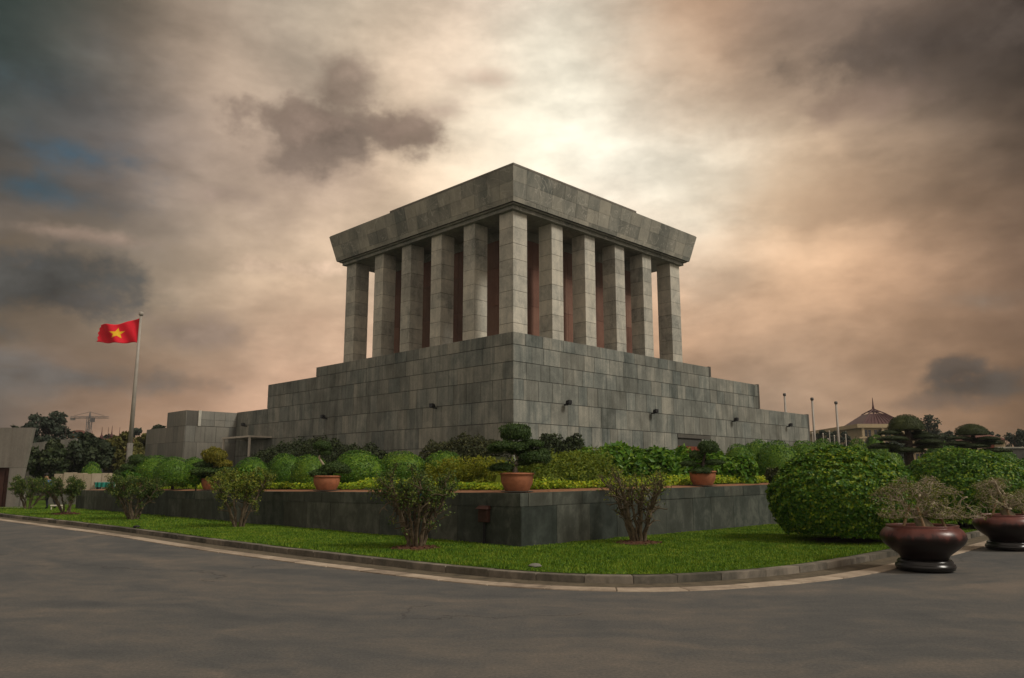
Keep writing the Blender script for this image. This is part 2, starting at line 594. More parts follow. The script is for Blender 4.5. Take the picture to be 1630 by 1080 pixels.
M['road'] = material('dusty_asphalt', b_road, .85, .2)


def b_lawn(nt, p):
    g = NG(nt)
    a = g.noise(g.pos(), 1.1, 5, .6)
    b = g.noise(g.pos(), 14.0, 5, .7)
    f = g.math('ADD', g.math('MULTIPLY', a, .6), g.math('MULTIPLY', b, .4))
    c = g.ramp(f, [(.3, (.03, .06, .006)), (.5, (.06, .11, .009)), (.72, (.11, .16, .015))])
    g.l(c, p.inputs['Base Color'])
    g.bump(p, b, .04, .8)


M['lawn'] = material('lawn_turf', b_lawn, .95, .1)
M['ground'] = plain_mat('far_ground', (.05, .06, .03), .95, .4, .05)
M['bed'] = plain_mat('planting_bed', (.035, .045, .018), .95, .5, 1.5)

G_ = lambda *s: [(p, c) for p, c in s]
M['grass'] = leaf_mat('grass_blade', G_((.22, (0.036, 0.095, 0.009)), (.46, (0.095, 0.196, 0.013)), (.66, (0.190, 0.286, 0.020)), (.86, (0.336, 0.336, 0.045))), .25, .7, 1.4, .62)
M['leaf_ball'] = leaf_mat('box_leaf', G_((.15, (0.024, 0.079, 0.011)), (.5, (0.055, 0.150, 0.016)), (.74, (0.132, 0.240, 0.022)), (.92, (0.288, 0.348, 0.026))), .25, .5, .8, .35)
M['leaf_big'] = leaf_mat('broad_bush_leaf', G_((.1, (0.026, 0.079, 0.011)), (.45, (0.055, 0.150, 0.016)), (.7, (0.120, 0.234, 0.017)), (.92, (0.300, 0.348, 0.019))), .25, .45, 1.0, .35)
M['leaf_bright'] = leaf_mat('glossy_bright_leaf', G_((.15, (0.044, 0.125, 0.013)), (.5, (0.088, 0.206, 0.018)), (.85, (0.200, 0.312, 0.025))), .3, .4, 1.0, .3)
M['leaf_yellow'] = leaf_mat('golden_leaf', G_((.15, (.10, .14, .012)), (.5, (.20, .22, .014)), (.85, (.34, .32, .02))), .35, .6, 1.2, .4)
M['leaf_gold'] = leaf_mat('golden_ground_cover_leaf', G_((.15, (.09, .19, .010)), (.5, (.24, .35, .014)), (.85, (.48, .50, .02))), .3, .6, 1.2, .4)
M['leaf_olive'] = leaf_mat('feathery_olive_leaf', G_((.15, (0.072, 0.120, 0.014)), (.5, (0.144, 0.198, 0.018)), (.85, (0.264, 0.294, 0.026))), .35, .6, 1.2, .4)
M['leaf_dark'] = leaf_mat('dark_conifer_leaf', G_((.15, (.020, .032, .012)), (.5, (.036, .055, .018)), (.85, (.065, .08, .024))), .2, .6, .8, .4)
M['leaf_rust'] = leaf_mat('rusty_dark_leaf', G_((.15, (.026, .036, .014)), (.5, (.05, .06, .022)), (.85, (.10, .10, .03))), .2, .6, .8, .4)
M['leaf_shrub'] = leaf_mat('shrub_leaf', G_((.15, (0.056, 0.106, 0.019)), (.5, (0.138, 0.188, 0.025)), (.85, (0.300, 0.288, 0.037))), .25, .6, 3.0, .3)
M['leaf_shrub_g'] = leaf_mat('dark_shrub_leaf', G_((.15, (0.033, 0.069, 0.018)), (.5, (0.069, 0.125, 0.025)), (.85, (0.188, 0.213, 0.037))), .25, .6, 3.0, .3)
M['leaf_pine'] = leaf_mat('pine_pad_leaf', G_((.15, (0.025, 0.052, 0.014)), (.5, (0.046, 0.086, 0.021)), (.85, (0.086, 0.138, 0.029))), .2, .6, 2.0, .35)
M['leaf_pad_y'] = leaf_mat('yellow_pad_leaf', G_((.15, (.10, .11, .015)), (.5, (.19, .18, .02)), (.85, (.30, .25, .03))), .3, .6, 2.0, .35)
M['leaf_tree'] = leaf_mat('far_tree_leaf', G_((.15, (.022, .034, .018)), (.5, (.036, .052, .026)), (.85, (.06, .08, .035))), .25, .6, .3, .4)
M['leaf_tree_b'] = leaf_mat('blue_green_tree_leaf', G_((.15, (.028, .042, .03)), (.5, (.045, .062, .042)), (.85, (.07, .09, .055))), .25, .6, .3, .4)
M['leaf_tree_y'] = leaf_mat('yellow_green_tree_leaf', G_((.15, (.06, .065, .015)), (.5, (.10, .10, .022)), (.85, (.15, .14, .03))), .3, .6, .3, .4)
M['leaf_bonsai'] = leaf_mat('sparse_bonsai_leaf', G_((.15, (.06, .09, .02)), (.5, (.13, .16, .03)), (.85, (.26, .26, .06))), .3, .6, 2.0, .3)

# ------------------------------------------------------------------ foliage
RS = np.random.RandomState


def unit(v):
    return v / (np.linalg.norm(v, axis=-1, keepdims=True) + 1e-9)


def wave_noise(rs, p, freq, n=14):
    k = rs.normal(0, freq, (n, 3))
    ph = rs.uniform(0, 6.28, n)
    return np.sin(p @ k.T + ph).sum(1) / math.sqrt(n / 2)


def leaf_quads(rs, pts, nrm, L, Wd, spread=.6, up=.0):
    """one folded rhombus per point, lying roughly along the surface"""
    n = len(pts)
    nn = unit(nrm + rs.normal(0, spread, (n, 3)) + np.array([0, 0, up]))
    t = unit(np.cross(nn, rs.normal(0, 1, (n, 3))))
    b = np.cross(nn, t)
    s = rs.uniform(.7, 1.3, (n, 1))
    tip = pts + t * L * s + nn * L * .1
    base = pts - t * L * s * .3
    mid = pts + t * L * s * .3 + nn * L * .12
    return np.stack([base, mid + b * Wd * s, tip, mid - b * Wd * s], 1)


def dome_points(rs, n, flat_bottom=-.75, bump=.05, freq=3.0):
    v = unit(rs.normal(0, 1, (int(n * 1.7), 3)))
    v = v[v[:, 2] > flat_bottom][:n]
    d = 1 + bump * wave_noise(rs, v, freq) + bump * .6 * wave_noise(rs, v, freq * 3)
    return v, v * d[:, None]


def ico(level=3):
    import bmesh
    bm = bmesh.new()
    bmesh.ops.create_icosphere(bm, subdivisions=level, radius=1)
    v = np.array([q.co[:] for q in bm.verts])
    f = [tuple(x.index for x in q.verts) for q in bm.faces]
    bm.free()
    return v, f


ICO_V, ICO_F = ico(3)


def ball_mesh(name, mat, seed, n=5000, L=.05, W=.022, rad=(1, 1, 1), bottom=-.75, bump=.05, freq=3., core=.9, depth=.06, spread=.6, up=.2):
    """clipped foliage: leaves through a shallow shell over a denser heart"""
    rs = RS(seed)
    mb = MB()
    nv, pv = dome_points(rs, n, bottom, bump, freq)
    pv = pv * (1 - np.abs(rs.normal(0, depth, (len(pv), 1))))
    R_ = np.array(rad)
    mb.quads(leaf_quads(rs, pv * R_, unit(nv / R_), L, W, spread, up))
    if core:
        cv = ICO_V.copy()
        cv[:, 2] = np.maximum(cv[:, 2], bottom)
        mb.add(cv * core * R_, ICO_F)
    me = mb.mesh(name)
    me.materials.append(mat)
    return me


BALLS = [ball_mesh('foliage', M['leaf_ball'], 11 + k, 5200, .05, .024, bump=.035) for k in range(3)]
PADS = [ball_mesh('foliage_pad', M['leaf_pine'], 31 + k, 2200, .09, .03, (1, 1, .34), -.6, .07, 3.5, .86, .08, .7, .3) for k in range(3)]
PADS_Y = [ball_mesh('foliage_pad', M['leaf_pad_y'], 41 + k, 2200, .09, .03, (1, 1, .34), -.6, .07, 3.5, .86, .08, .7, .3) for k in range(2)]
PADS_D = [ball_mesh('foliage_pad', M['leaf_dark'], 51 + k, 3600, .055, .022, (1, 1, .34), -.5, .05, 3.5, .9, .07, .7, .3) for k in range(3)]
DOMES = [ball_mesh('foliage_dome', M['leaf_dark'], 61 + k, 5000, .05, .02, (1, 1, 1), -.05, .03, 3., .93, .05, .6, .3) for k in range(2)]


def sc(loc, s, rz=0.0):
    return T(Vector(loc)) @ Matrix.Rotation(rz, 4, 'Z') @ Matrix.Diagonal((*s, 1))


def bush_ball(px, ytop, wpx, Y, label, seed, z0=1.25, meshes=BALLS, name='clipped_ball_shrub', cat='shrub', group='clipped ball shrubs on the terrace', trunk=True):
    p = at(px, ytop, Y)
    r = wpx / FPX * Y * .5
    h = p[2] - z0
    rz = h / 1.72 if h > r * .5 else h
    t = thing(name, (p[0], Y, z0), label, cat, group)
    inst('foliage', meshes[seed % len(meshes)], t, sc((p[0], Y, p[2] - rz * .98), (r, r, rz), seed * 1.7))
    if trunk:
        MB().tube([(p[0], Y, z0 - .1), (p[0] + .03, Y, z0 + h * .35)], [.07, .05], 7).build('trunk', M['bark_dark'], t)
    return t


def leafy_mass(rs, center, rad, n, L, W, mat, name, parent, lumps=9, core=.72, spread=.9, up=.3, low=-.55):
    """loose shrub: lumps of leaves round a heart"""
    mb = MB()
    c = np.array(center)
    R_ = np.array(rad)
    lv = unit(rs.normal(0, 1, (lumps, 3)))
    lv[:, 2] = np.abs(lv[:, 2]) * .8 - .15
    lc = lv * rs.uniform(.35, .72, (lumps, 1))
    for q in lc:
        k = n // lumps
        d = unit(rs.normal(0, 1, (k, 3)))
        pp = q + d * rs.uniform(.25, .48, (1, 1)) * (1 - np.abs(rs.normal(0, .16, (k, 1))))
        keep = pp[:, 2] > low
        pp, d = pp[keep], d[keep]
        mb.quads(leaf_quads(rs, c + pp * R_, d, L, W, spread, up))
    if core:
        cv = ICO_V.copy()
        cv[:, 2] = np.maximum(cv[:, 2], low)
        cv = cv * (1 + .1 * wave_noise(rs, cv, 3.))[:, None]
        mb.add(c + cv * core * R_ * .9, ICO_F)
    return mb.build(name, mat, parent)


def limb(rs, p, d, length, r0, r1, steps=5, wob=.25, lift=.0):
    pts = [np.array(p, float)]
    d = unit(np.array(d, float))
    for _ in range(steps):
        d = unit(d + rs.normal(0, wob, 3) + np.array([0, 0, lift]))
        pts.append(pts[-1] + d * length / steps)
    return np.array(pts), np.linspace(r0, r1, steps + 1), d


def tree(px, ytop, wpx, ybase, Y, label, seed, mat='leaf_tree', group=None, leaf=.35, n=4200, clumps=22, z0=None, trunk_show=.3, name='broadleaf_tree', tall=1.0, cs=.33):
    rs = RS(seed)
    top = at(px, ytop, Y)
    z0 = .2 if z0 is None else z0
    H_ = top[2] - z0
    r = wpx / FPX * Y * .5
    c = np.array([top[0], Y, z0])
    t = thing(name, c, label, 'tree', group)
    tm, cm = MB(), MB()
    th = H_ * trunk_show
    pts, rad, d = limb(rs, c + (0, 0, -.2), (rs.normal(0, .05), 0, 1), th * 1.25, .045 * H_ * .6, .03 * H_ * .6, 5, .06)
    tm.tube(pts, rad, 7)
    cc = c + np.array([0, 0, th + (H_ - th) * .5])
    R_ = np.array([r, r, (H_ - th) * .5])
    for k in range(clumps):
        v = unit(rs.normal(0, 1, 3)) * rs.uniform(.25, .95) ** .7 * .92
        q = cc + v * R_ * np.array([1, 1, 1])
        lp, lr, _ = limb(rs, pts[-1], q - pts[-1], np.linalg.norm(q - pts[-1]), .02 * H_ * .6, .004 * H_, 4, .12)
        tm.tube(lp, lr, 5)
        m_ = n // clumps
        dd = unit(rs.normal(0, 1, (m_, 3)))
        s = cs * rs.uniform(.7, 1.3)
        sp = q + dd * np.cbrt(rs.uniform(0.05, 1, (m_, 1))) * s * np.array([r, r, r * .75 * tall])
        sp[:, 2] = np.minimum(sp[:, 2], top[2] + .02 * H_)
        cm.quads(leaf_quads(rs, sp, dd, leaf, leaf * .42, .8, .4))
    tm.build('trunk', M['bark_dark'], t)
    cm.build('crown', M[mat], t)
    return t


# ------------------------------------------------------------------ ground, road, kerb, lawn
S2 = math.sqrt(.5)
LV, RV = np.array([-S2, S2, 0]), np.array([S2, S2, 0])
ground = MB().add([(-1800, -300, -.06), (1800, -300, -.06), (1800, 3200, -.06), (-1800, 3200, -.06)], [(0, 1, 2, 3)]).build('ground', M['ground'])
tag(ground, kind='structure')
road = MB().add([(-70, -60, 0), (70, -60, 0), (70, 70, 0), (-70, 70, 0)], [(0, 1, 2, 3)]).build('road', M['road'])
tag(road, kind='structure')

ctrl = np.array([(-48, 58.5), (-32, 42.6), (-19.8, 31.0), (-12.2, 23.75), (-7.5, 18.9), (-3.8, 15.4), (-1.4, 13.3), (.1, 12.3), (1.5, 11.9), (2.7, 11.98), (3.9, 12.45),
                 (5.2, 13.2), (6.5, 14.3), (8.0, 15.8), (9.9, 17.8), (11.8, 19.9), (16, 24.6), (24, 33.5), (36, 47)])


def catmull(P, step=.12):
    out = []
    P = np.vstack([2 * P[0] - P[1], P, 2 * P[-1] - P[-2]])
    for i in range(1, len(P) - 2):
        n = max(2, int(np.linalg.norm(P[i + 1] - P[i]) / step))
        for t in np.linspace(0, 1, n, endpoint=False):
            a, b, c, d = P[i - 1:i + 3]
            out.append(.5 * ((2 * b) + (-a + c) * t + (2 * a - 5 * b + 4 * c - d) * t * t + (-a + 3 * b - 3 * c + d) * t ** 3))
    return np.array(out)


edge = catmull(ctrl)
for _ in range(25):
    edge[1:-1] = (edge[:-2] + 2 * edge[1:-1] + edge[2:]) / 4
seg = np.linalg.norm(np.diff(edge, axis=0), axis=1)
ARC = np.concatenate([[0], np.cumsum(seg)])


def along(s):
    p = np.array([np.interp(s, ARC, edge[:, 0]), np.interp(s, ARC, edge[:, 1])])
    a, b = max(s - .25, 0), min(s + .25, ARC[-1])
    q = np.array([np.interp(b, ARC, edge[:, 0]) - np.interp(a, ARC, edge[:, 0]), np.interp(b, ARC, edge[:, 1]) - np.interp(a, ARC, edge[:, 1])])
    q /= np.linalg.norm(q)
    return p, np.array([-q[1], q[0]])                     # point, inward normal (towards the lawn)


S_A, S_B = 8.0, ARC[-1] - 6.0
O_STRIP, O_GUT, O_KERB = .35, .86, 1.08


def ribbon(o0, o1, z0, z1, ds=.4):
    mb = MB()
    ss = np.arange(0, ARC[-1], ds)
    for a, b in zip(ss[:-1], ss[1:]):
        (pa, na), (pb, nb) = along(a), along(b)
        mb.add([(*(pa + na * o0), z0), (*(pb + nb * o0), z0), (*(pb + nb * o1), z1), (*(pa + na * o1), z1)], [(0, 1, 2, 3)])
    return mb


gut = tag(ribbon(.02, O_KERB - .05, .004, .006).build('gutter', M['gutter']), kind='structure')
rs = RS(5)


def stones(parent, name, o0, o1, zb, zt, length, gap, mat, drop=.006):
    s, k = S_A, 0
    while s < S_B - length:
        ln = length * rs.uniform(.92, 1.08)
        dz = rs.uniform(-drop, drop)
        dl = rs.uniform(-.008, .008)
        mb = MB()
        (pa, na), (pm, nm), (pb, nb) = along(s + gap), along(s + ln * .5), along(s + ln)
        i0, i1 = o0 + dl, o1 + dl
        ring = [pa + na * i0, pm + nm * i0, pb + nb * i0, pb + nb * i1, pm + nm * i1, pa + na * i1]
        c = sum(ring) / 6
        tops = [q + (c - q) * .02 for q in ring]
        n6 = len(ring)
        mb.add([(*q, zb) for q in ring] + [(*q, zt + dz - .012) for q in ring] + [(*q, zt + dz) for q in tops],
               [(i, (i + 1) % n6, n6 + (i + 1) % n6, n6 + i) for i in range(n6)] + [(n6 + i, n6 + (i + 1) % n6, 2 * n6 + (i + 1) % n6, 2 * n6 + i) for i in range(n6)] + [tuple(range(2 * n6, 3 * n6))])
        mb.build(name, mat, parent)
        s += ln
        k += 1


kerb = tag(ribbon(O_GUT + .03, O_KERB, .05, .05).build('kerb', M['kerb']), kind='structure')
stones(kerb, 'kerb_stone', O_GUT, O_KERB, 0, .12, 1.0, .016, M['kerb'])
strip = tag(ribbon(.03, O_STRIP - .02, .008, .008).build('gutter_edging', M['gutter']), kind='structure')
stones(strip, 'edging_stone', 0, O_STRIP, 0, .016, 1.05, .012, M['strip'], .003)

ss = np.arange(0, ARC[-1], .3)
inner = np.array([along(s)[0] + along(s)[1] * (O_KERB - .02) for s in ss])
LAWN_Z = .125
poly = [(*p, LAWN_Z) for p in inner] + [(60, 75, LAWN_Z), (-60, 75, LAWN_Z)]
lawn = tag(MB().add(poly, [tuple(range(len(poly)))]).build('lawn', M['lawn']), kind='structure')


def inside_lawn(p):
    """right of the kerb line (towards the garden) and outside the terrace wall"""
    x, y = p[:, 0], p[:, 1]
    ex = np.interp(x, inner[:, 0], inner[:, 1])
    u = -(x - W0[0]) * S2 + (y - W0[1]) * S2
    v = (x - W0[0]) * S2 + (y - W0[1]) * S2
    return (y > ex + .02) & ~((u > 0) & (v > 0))


W0 = np.array([.2, 17.9, 0])
rs = RS(77)
gp = []
for (x0, x1, y0, y1, dens) in [(-9, 13, 12.5, 26, 900), (-30, -6, 18, 42, 260), (9, 22, 18, 36, 160)]:
    n = int((x1 - x0) * (y1 - y0) * dens)
    q = np.stack([rs.uniform(x0, x1, n), rs.uniform(y0, y1, n)], 1)
    gp.append(q[inside_lawn(q)])
gp = np.concatenate(gp)
n = len(gp)
tuf = wave_noise(rs, np.c_[gp, np.zeros(n)], 2.0) * .5 + .5
hgt = (.03 + .022 * np.clip(tuf, 0, 1.4)) * rs.uniform(.6, 1.3, n)
ang = rs.uniform(0, 6.28, n)
wd = .008 + gp[:, 1] * .00035
lean = rs.normal(0, .018, (n, 2))
b0 = np.c_[gp[:, 0] - np.cos(ang) * wd, gp[:, 1] - np.sin(ang) * wd, np.full(n, LAWN_Z - .004)]
b1 = np.c_[gp[:, 0] + np.cos(ang) * wd, gp[:, 1] + np.sin(ang) * wd, np.full(n, LAWN_Z - .004)]
tp = np.c_[gp + lean, LAWN_Z + hgt]
me = bpy.data.meshes.new('grass')
me.vertices.add(3 * n)
me.vertices.foreach_set('co', np.stack([b0, b1, tp], 1).astype(np.float32).ravel())
me.loops.add(3 * n)
me.loops.foreach_set('vertex_index', np.arange(3 * n, dtype=np.int32))
me.polygons.add(n)
me.polygons.foreach_set('loop_start', np.arange(0, 3 * n, 3, dtype=np.int32))
me.polygons.foreach_set('loop_total', np.full(n, 3, np.int32))
me.polygons.foreach_set('use_smooth', np.zeros(n, bool))
me.update(calc_edges=True)
me.materials.append(M['grass'])
tag(inst('grass', me), 'short green grass covering the lawn between kerb and dark wall', 'grass', None, 'stuff')

# ------------------------------------------------------------------ terrace and its retaining wall
TZ = 1.20
UL, VR = 31.0, 40.0


def gpt(u, v, z):
    return W0 * [1, 1, 0] + LV * u + RV * v + np.array([0, 0, z])


wall_top = lambda p: 1.29 + .013 * p[0]
mb = MB()
ring = [gpt(.25, .25, 0), gpt(UL, .25, 0), gpt(UL, 9, 0), gpt(75, 9, 0), gpt(75, 75, 0), gpt(.25, 75, 0)]
ring = [q * [1, 1, 0] for q in ring]
mb.add([(*q[:2], wall_top(q) - .1 if abs(q[0]) < 30 else TZ) for q in ring] + [(*q[:2], .05) for q in ring],
       [tuple(range(6))] + [(i, 6 + i, 6 + (i + 1) % 6, (i + 1) % 6) for i in range(6)])
fixn(tag(mb.build('terrace_bed', M['bed']), kind='structure'))

rw = thing('retaining_wall', gpt(0, 0, .12), 'low dark slate retaining wall with a blunt corner, below the planted terrace', 'wall')
core_mb = MB()
for A, Nn, ln in ((LV, RV, UL), (RV, LV, VR)):
    o = W0 + Nn * .03 + A * .03
    e = o + A * (ln - .03)
    q = [o, e, e + Nn * .24, o + Nn * .24]
    core_mb.hexa([(*p[:2], .05) for p in q], [(*p[:2], wall_top(p) - .012) for p in q])
fixn(core_mb.build('mortar_core', M['wall'], rw))
rs = RS(9)
for A, Nn, ln in ((LV, RV, UL), (RV, LV, VR)):
    for row in range(2):
        s = 0.0
        first = True
        while s < ln - .3:
            w = min(rs.uniform(.95, 1.45) * (1 if row == 0 else .85), ln - s)
            a, b = W0 + A * (s if not first else .0) + A * .006, W0 + A * (s + w) - A * .006
            pr = rs.uniform(-.004, .006)
            q = [a - Nn * pr, b - Nn * pr, b + Nn * .026, a + Nn * .026]
            if row == 0:
                bot, top = [(*p[:2], .06) for p in q], [(*p[:2], wall_top(p) - .30) for p in q]
            else:
                q = [q[0] - Nn * .012, q[1] - Nn * .012, q[2] + Nn * .22, q[3] + Nn * .22]
                bot, top = [(*p[:2], wall_top(p) - .29) for p in q], [(*p[:2], wall_top(p) + .004) for p in q]
                if first and A is RV:
                    bot = [(*(np.array(p[:2]) + A[:2] * .24 * (i in (0, 3))), p[2]) for i, p in enumerate(bot)]
                    top = [(*(np.array(p[:2]) + A[:2] * .24 * (i in (0, 3))), p[2]) for i, p in enumerate(top)]
            fixn(MB().hexa(bot, top).build('slate_panel' if row == 0 else 'coping_slab', M['wall'], rw))
            s += w
            first = False
# brick-coloured ledge behind the coping
for A, Nn, ln in ((LV, RV, UL), (RV, LV, VR)):
    a, b = W0 + A * (.25 if A is LV else 1.25), W0 + A * ln
    q = [a + Nn * .25, b + Nn * .25, b + Nn * 1.25, a + Nn * 1.25]
    tag(fixn(MB().hexa([(*p[:2], wall_top(p) - .2) for p in q], [(*p[:2], wall_top(p) - .008 + .055 * (i > 1)) for i, p in enumerate(q)]).build('garden_path', M['brick'])), kind='structure')

# hydrant niche on the wall: a rusty box with hood
hb = gpt(1.15, 0, 0)
t = thing('wall_valve_box', hb, 'small rusty dark valve box fixed to the left wall face near its corner', 'valve box')
mb = MB()
for (u0, u1, v0, v1, z0, z1) in [(.98, 1.30, -.12, 0, .62, .92)]:
    mb.frame(gpt(u0, v0, z0), LV * (u1 - u0), RV * (v1 - v0 - .008), (0, 0, z1 - z0))
bevel(fixn(mb.build('box_body', M['door_dark'], t)), .02)
fixn(MB().hexa([gpt(.95, -.17, .92), gpt(1.33, -.17, .92), gpt(1.33, -.008, .92), gpt(.95, -.008, .92)], [gpt(1.0, -.1, 1.0), gpt(1.28, -.1, 1.0), gpt(1.28, -.008, 1.0), gpt(1.0, -.008, 1.0)]).build('hood', M['door_dark'], t))
MB().tube([gpt(1.14, -.06, .64), gpt(1.14, -.06, .1)], .035, 8).build('pipe', M['black'], t)

# ------------------------------------------------------------------ mausoleum
C0 = at(817, 528, 51.5) * [1, 1, 0]


def bp(l, r, z):
    return C0 + LV * l + RV * r + np.array([0, 0, z])


maus = thing('mausoleum', (*C0[:2], TZ), 'grey granite colonnaded mausoleum with stepped base and flared cornice', 'mausoleum')
Z1, Z2, Z2B, Z3, Z4, Z5, Z6 = 11.25, 10.40, 9.25, 8.10, 6.70, 5.20, 3.70
cube = MB().box(0, 1, 0, 1, 0, 1)
cube_me = {}


def unit_cube(mat):
    if mat.name not in cube_me:
        me = MB().box(0, 1, 0, 1, 0, 1).mesh('block')
        me.materials.append(mat)
        cube_me[mat.name] = me
    return cube_me[mat.name]


def slab(name, o, a, b, c, mat, parent):
    mw = Matrix(((a[0], b[0], c[0], o[0]), (a[1], b[1], c[1], o[1]), (a[2], b[2], c[2], o[2]), (0, 0, 0, 1)))
    return inst(name, unit_cube(mat), parent, mw)


rs = RS(21)
PT = .07
tiers = [('upper_tier', 24.7, 24.8, Z2, Z1, [(Z2, Z1)]), ('middle_tier', 33.3, 33.5, Z3, Z2, [(Z3, Z2B), (Z2B, Z2)]),
         ('lower_tier', 39.5, 44.0, TZ - .2, Z3, [(Z4, Z3), (Z5, Z4), (Z6, Z5)])]
tier_obj = {}
for nm, la, ra, z0, z1, rows in tiers:
    mb = MB().frame(bp(PT, PT, z0), LV * (la - PT), RV * (ra - PT), (0, 0, z1 - z0 - .02))
    body = fixn(mb.build(nm, M['stone_core'], maus))
    tier_obj[nm] = body
    for zi, (za, zb) in enumerate(rows):
        for A, Nn, ln in ((LV, RV, la), (RV, LV, ra)):
            s = 0.0
            jit = rs.uniform(0, .5)
            while s < ln - .05:
                w = rs.choice([.95, 1.2, 1.45, 1.75]) * rs.uniform(.95, 1.05) + (jit if s == 0 else 0)
                if ln - s - w < .6:
                    w = ln - s
                pr = rs.uniform(-.006, .006)
                ga, gz = .016, .034
                door = A is RV and nm == 'lower_tier' and za == Z6 and s < 24.3 and s + w > 19.2
                if not door:
                    slab('stone_panel', C0 + A * (s + ga) + Nn * pr + np.array([0, 0, za + gz]), A * (w - 2 * ga), Nn * (PT - pr + .01), (0, 0, zb - za - gz - (.0 if zi == len(rows) - 1 and False else .006)), M['stone'], body)
                else:
                    a0, a1 = max(s, 0), min(s + w, 19.2)
                    if a1 - s > .3:
                        slab('stone_panel', C0 + A * (s + ga) + Nn * pr + np.array([0, 0, za + gz]), A * (a1 - s - 2 * ga), Nn * (PT - pr + .01), (0, 0, zb - za - gz - .006), M['stone'], body)
                    if s + w > 24.6:
                        slab('stone_panel', C0 + A * (24.3 + ga) + Nn * pr + np.array([0, 0, za + gz]), A * (s + w - 24.3 - 2 * ga), Nn * (PT - pr + .01), (0, 0, zb - za - gz - .006), M['stone'], body)
                s += w
    # flat stone on the tread of the tier
    fixn(MB().frame(bp(.02, .02, z1 - .02), LV * (la - .02), RV * (ra - .02), (0, 0, .02)).build('tread', M['stone'], body))
    # end slab closing the tier, a little proud
    fixn(MB().frame(bp(-.03, ra - .22, z0 + .02), LV * 6, RV * .27, (0, 0, z1 - z0 + .05)).build('end_slab', M['stone_core'], body))
# foot of the lower tier, plain courses behind the planting
for A, Nn, ln in ((LV, RV, 39.5), (RV, LV, 44.0)):
    s = 0.0
    while s < ln - .05:
        w = rs.uniform(1.6, 2.4)
        if ln - s - w < .8:
            w = ln - s
        if not (A is RV and s < 24.3 and s + w > 19.2):
            slab('foot_panel', C0 + A * (s + .012) + np.array([0, 0, TZ - .2]), A * (w - .024), Nn * (PT + .01), (0, 0, Z6 - TZ + .19), M['stone'], tier_obj['lower_tier'])
        s += w
# door recess on the right face
dr = fixn(MB().frame(bp(-.06, 19.2, Z5 - .32), LV * .35, RV * 5.1, (0, 0, .30)).build('door_lintel', M['stone_core'], maus))
fixn(MB().frame(bp(-.03, 22.9, TZ - .2), LV * .30, RV * 1.4, (0, 0, Z5 - .33 - TZ + .2)).build('door_reveal', M['stone'], maus))
door = fixn(MB().frame(bp(.02, 19.3, TZ - .2), LV * .06, RV * 3.5, (0, 0, 3.2)).build('door', M['door'], maus))
for k in range(6):
    fixn(MB().frame(bp(-.02, 19.42 + k * .56, 3.0), LV * .05, RV * .42, (0, 0, 1.15)).build('door_panel', M['door'], door))

# columns: six on each face, the corner one shared
JZ = [Z1, 11.89, 13.02, 14.14, 15.23, 16.34, 17.45, 18.60, 19.75]
cen = [4.56, 8.27, 11.98, 15.66]


def column(l0, l1, r0, r1):
    sh = fixn(MB().frame(bp(l0 + .03, r0 + .03, Z1), LV * (l1 - l0 - .06), RV * (r1 - r0 - .06), (0, 0, 19.76 - Z1)).build('column', M['stone_core'], maus))
    for za, zb in zip(JZ[:-1], JZ[1:]):
        e = rs.uniform(-.006, .006)
        slab('column_block', bp(l0 + e, r0 + e, za + .008), LV * (l1 - l0), RV * (r1 - r0), (0, 0, zb - za - .026), M['col'], sh)


column(.04, 1.40, .04, 1.40)
for c in cen:
    column(c - .6, c + .6, .04, 1.30)
    column(.04, 1.30, c - .6, c + .6)
column(19.05, 20.45, .04, 1.40)
column(.04, 1.40, 19.05, 20.45)
# inner chamber of red-brown granite
chm = fixn(MB().frame(bp(2.7, 2.7, Z1), LV * 15.0, RV * 15.0, (0, 0, 19.75 - Z1)).build('chamber', M['red'], maus))
for A, Nn in ((LV, RV), (RV, LV)):
    for k in range(10):
        for za, zb in ((Z1, 14.1), (14.1, 16.95), (16.95, 19.6)):
            o = C0 + LV * 2.7 + RV * 2.7 + A * (k * 1.5 + .012) - Nn * .04
            slab('granite_panel', o + np.array([0, 0, za + .02]), A * 1.476, Nn * .04, (0, 0, zb - za - .025), M['red'], chm)
    fixn(MB().frame(C0 + LV * 2.6 + RV * 2.6 + A * .0 + np.array([0, 0, 19.05]), A * 15.2, Nn * .09, (0, 0, .69)).build('frieze', M['cornice'], chm))

# roof: soffit, lintel, flared cornice, coping
SZ, SPAN = 19.75, 20.45


def sq(o, z):
    return [bp(-o, -o, z), bp(-o, SPAN + o, z), bp(SPAN + o, SPAN + o, z), bp(SPAN + o, -o, z)]


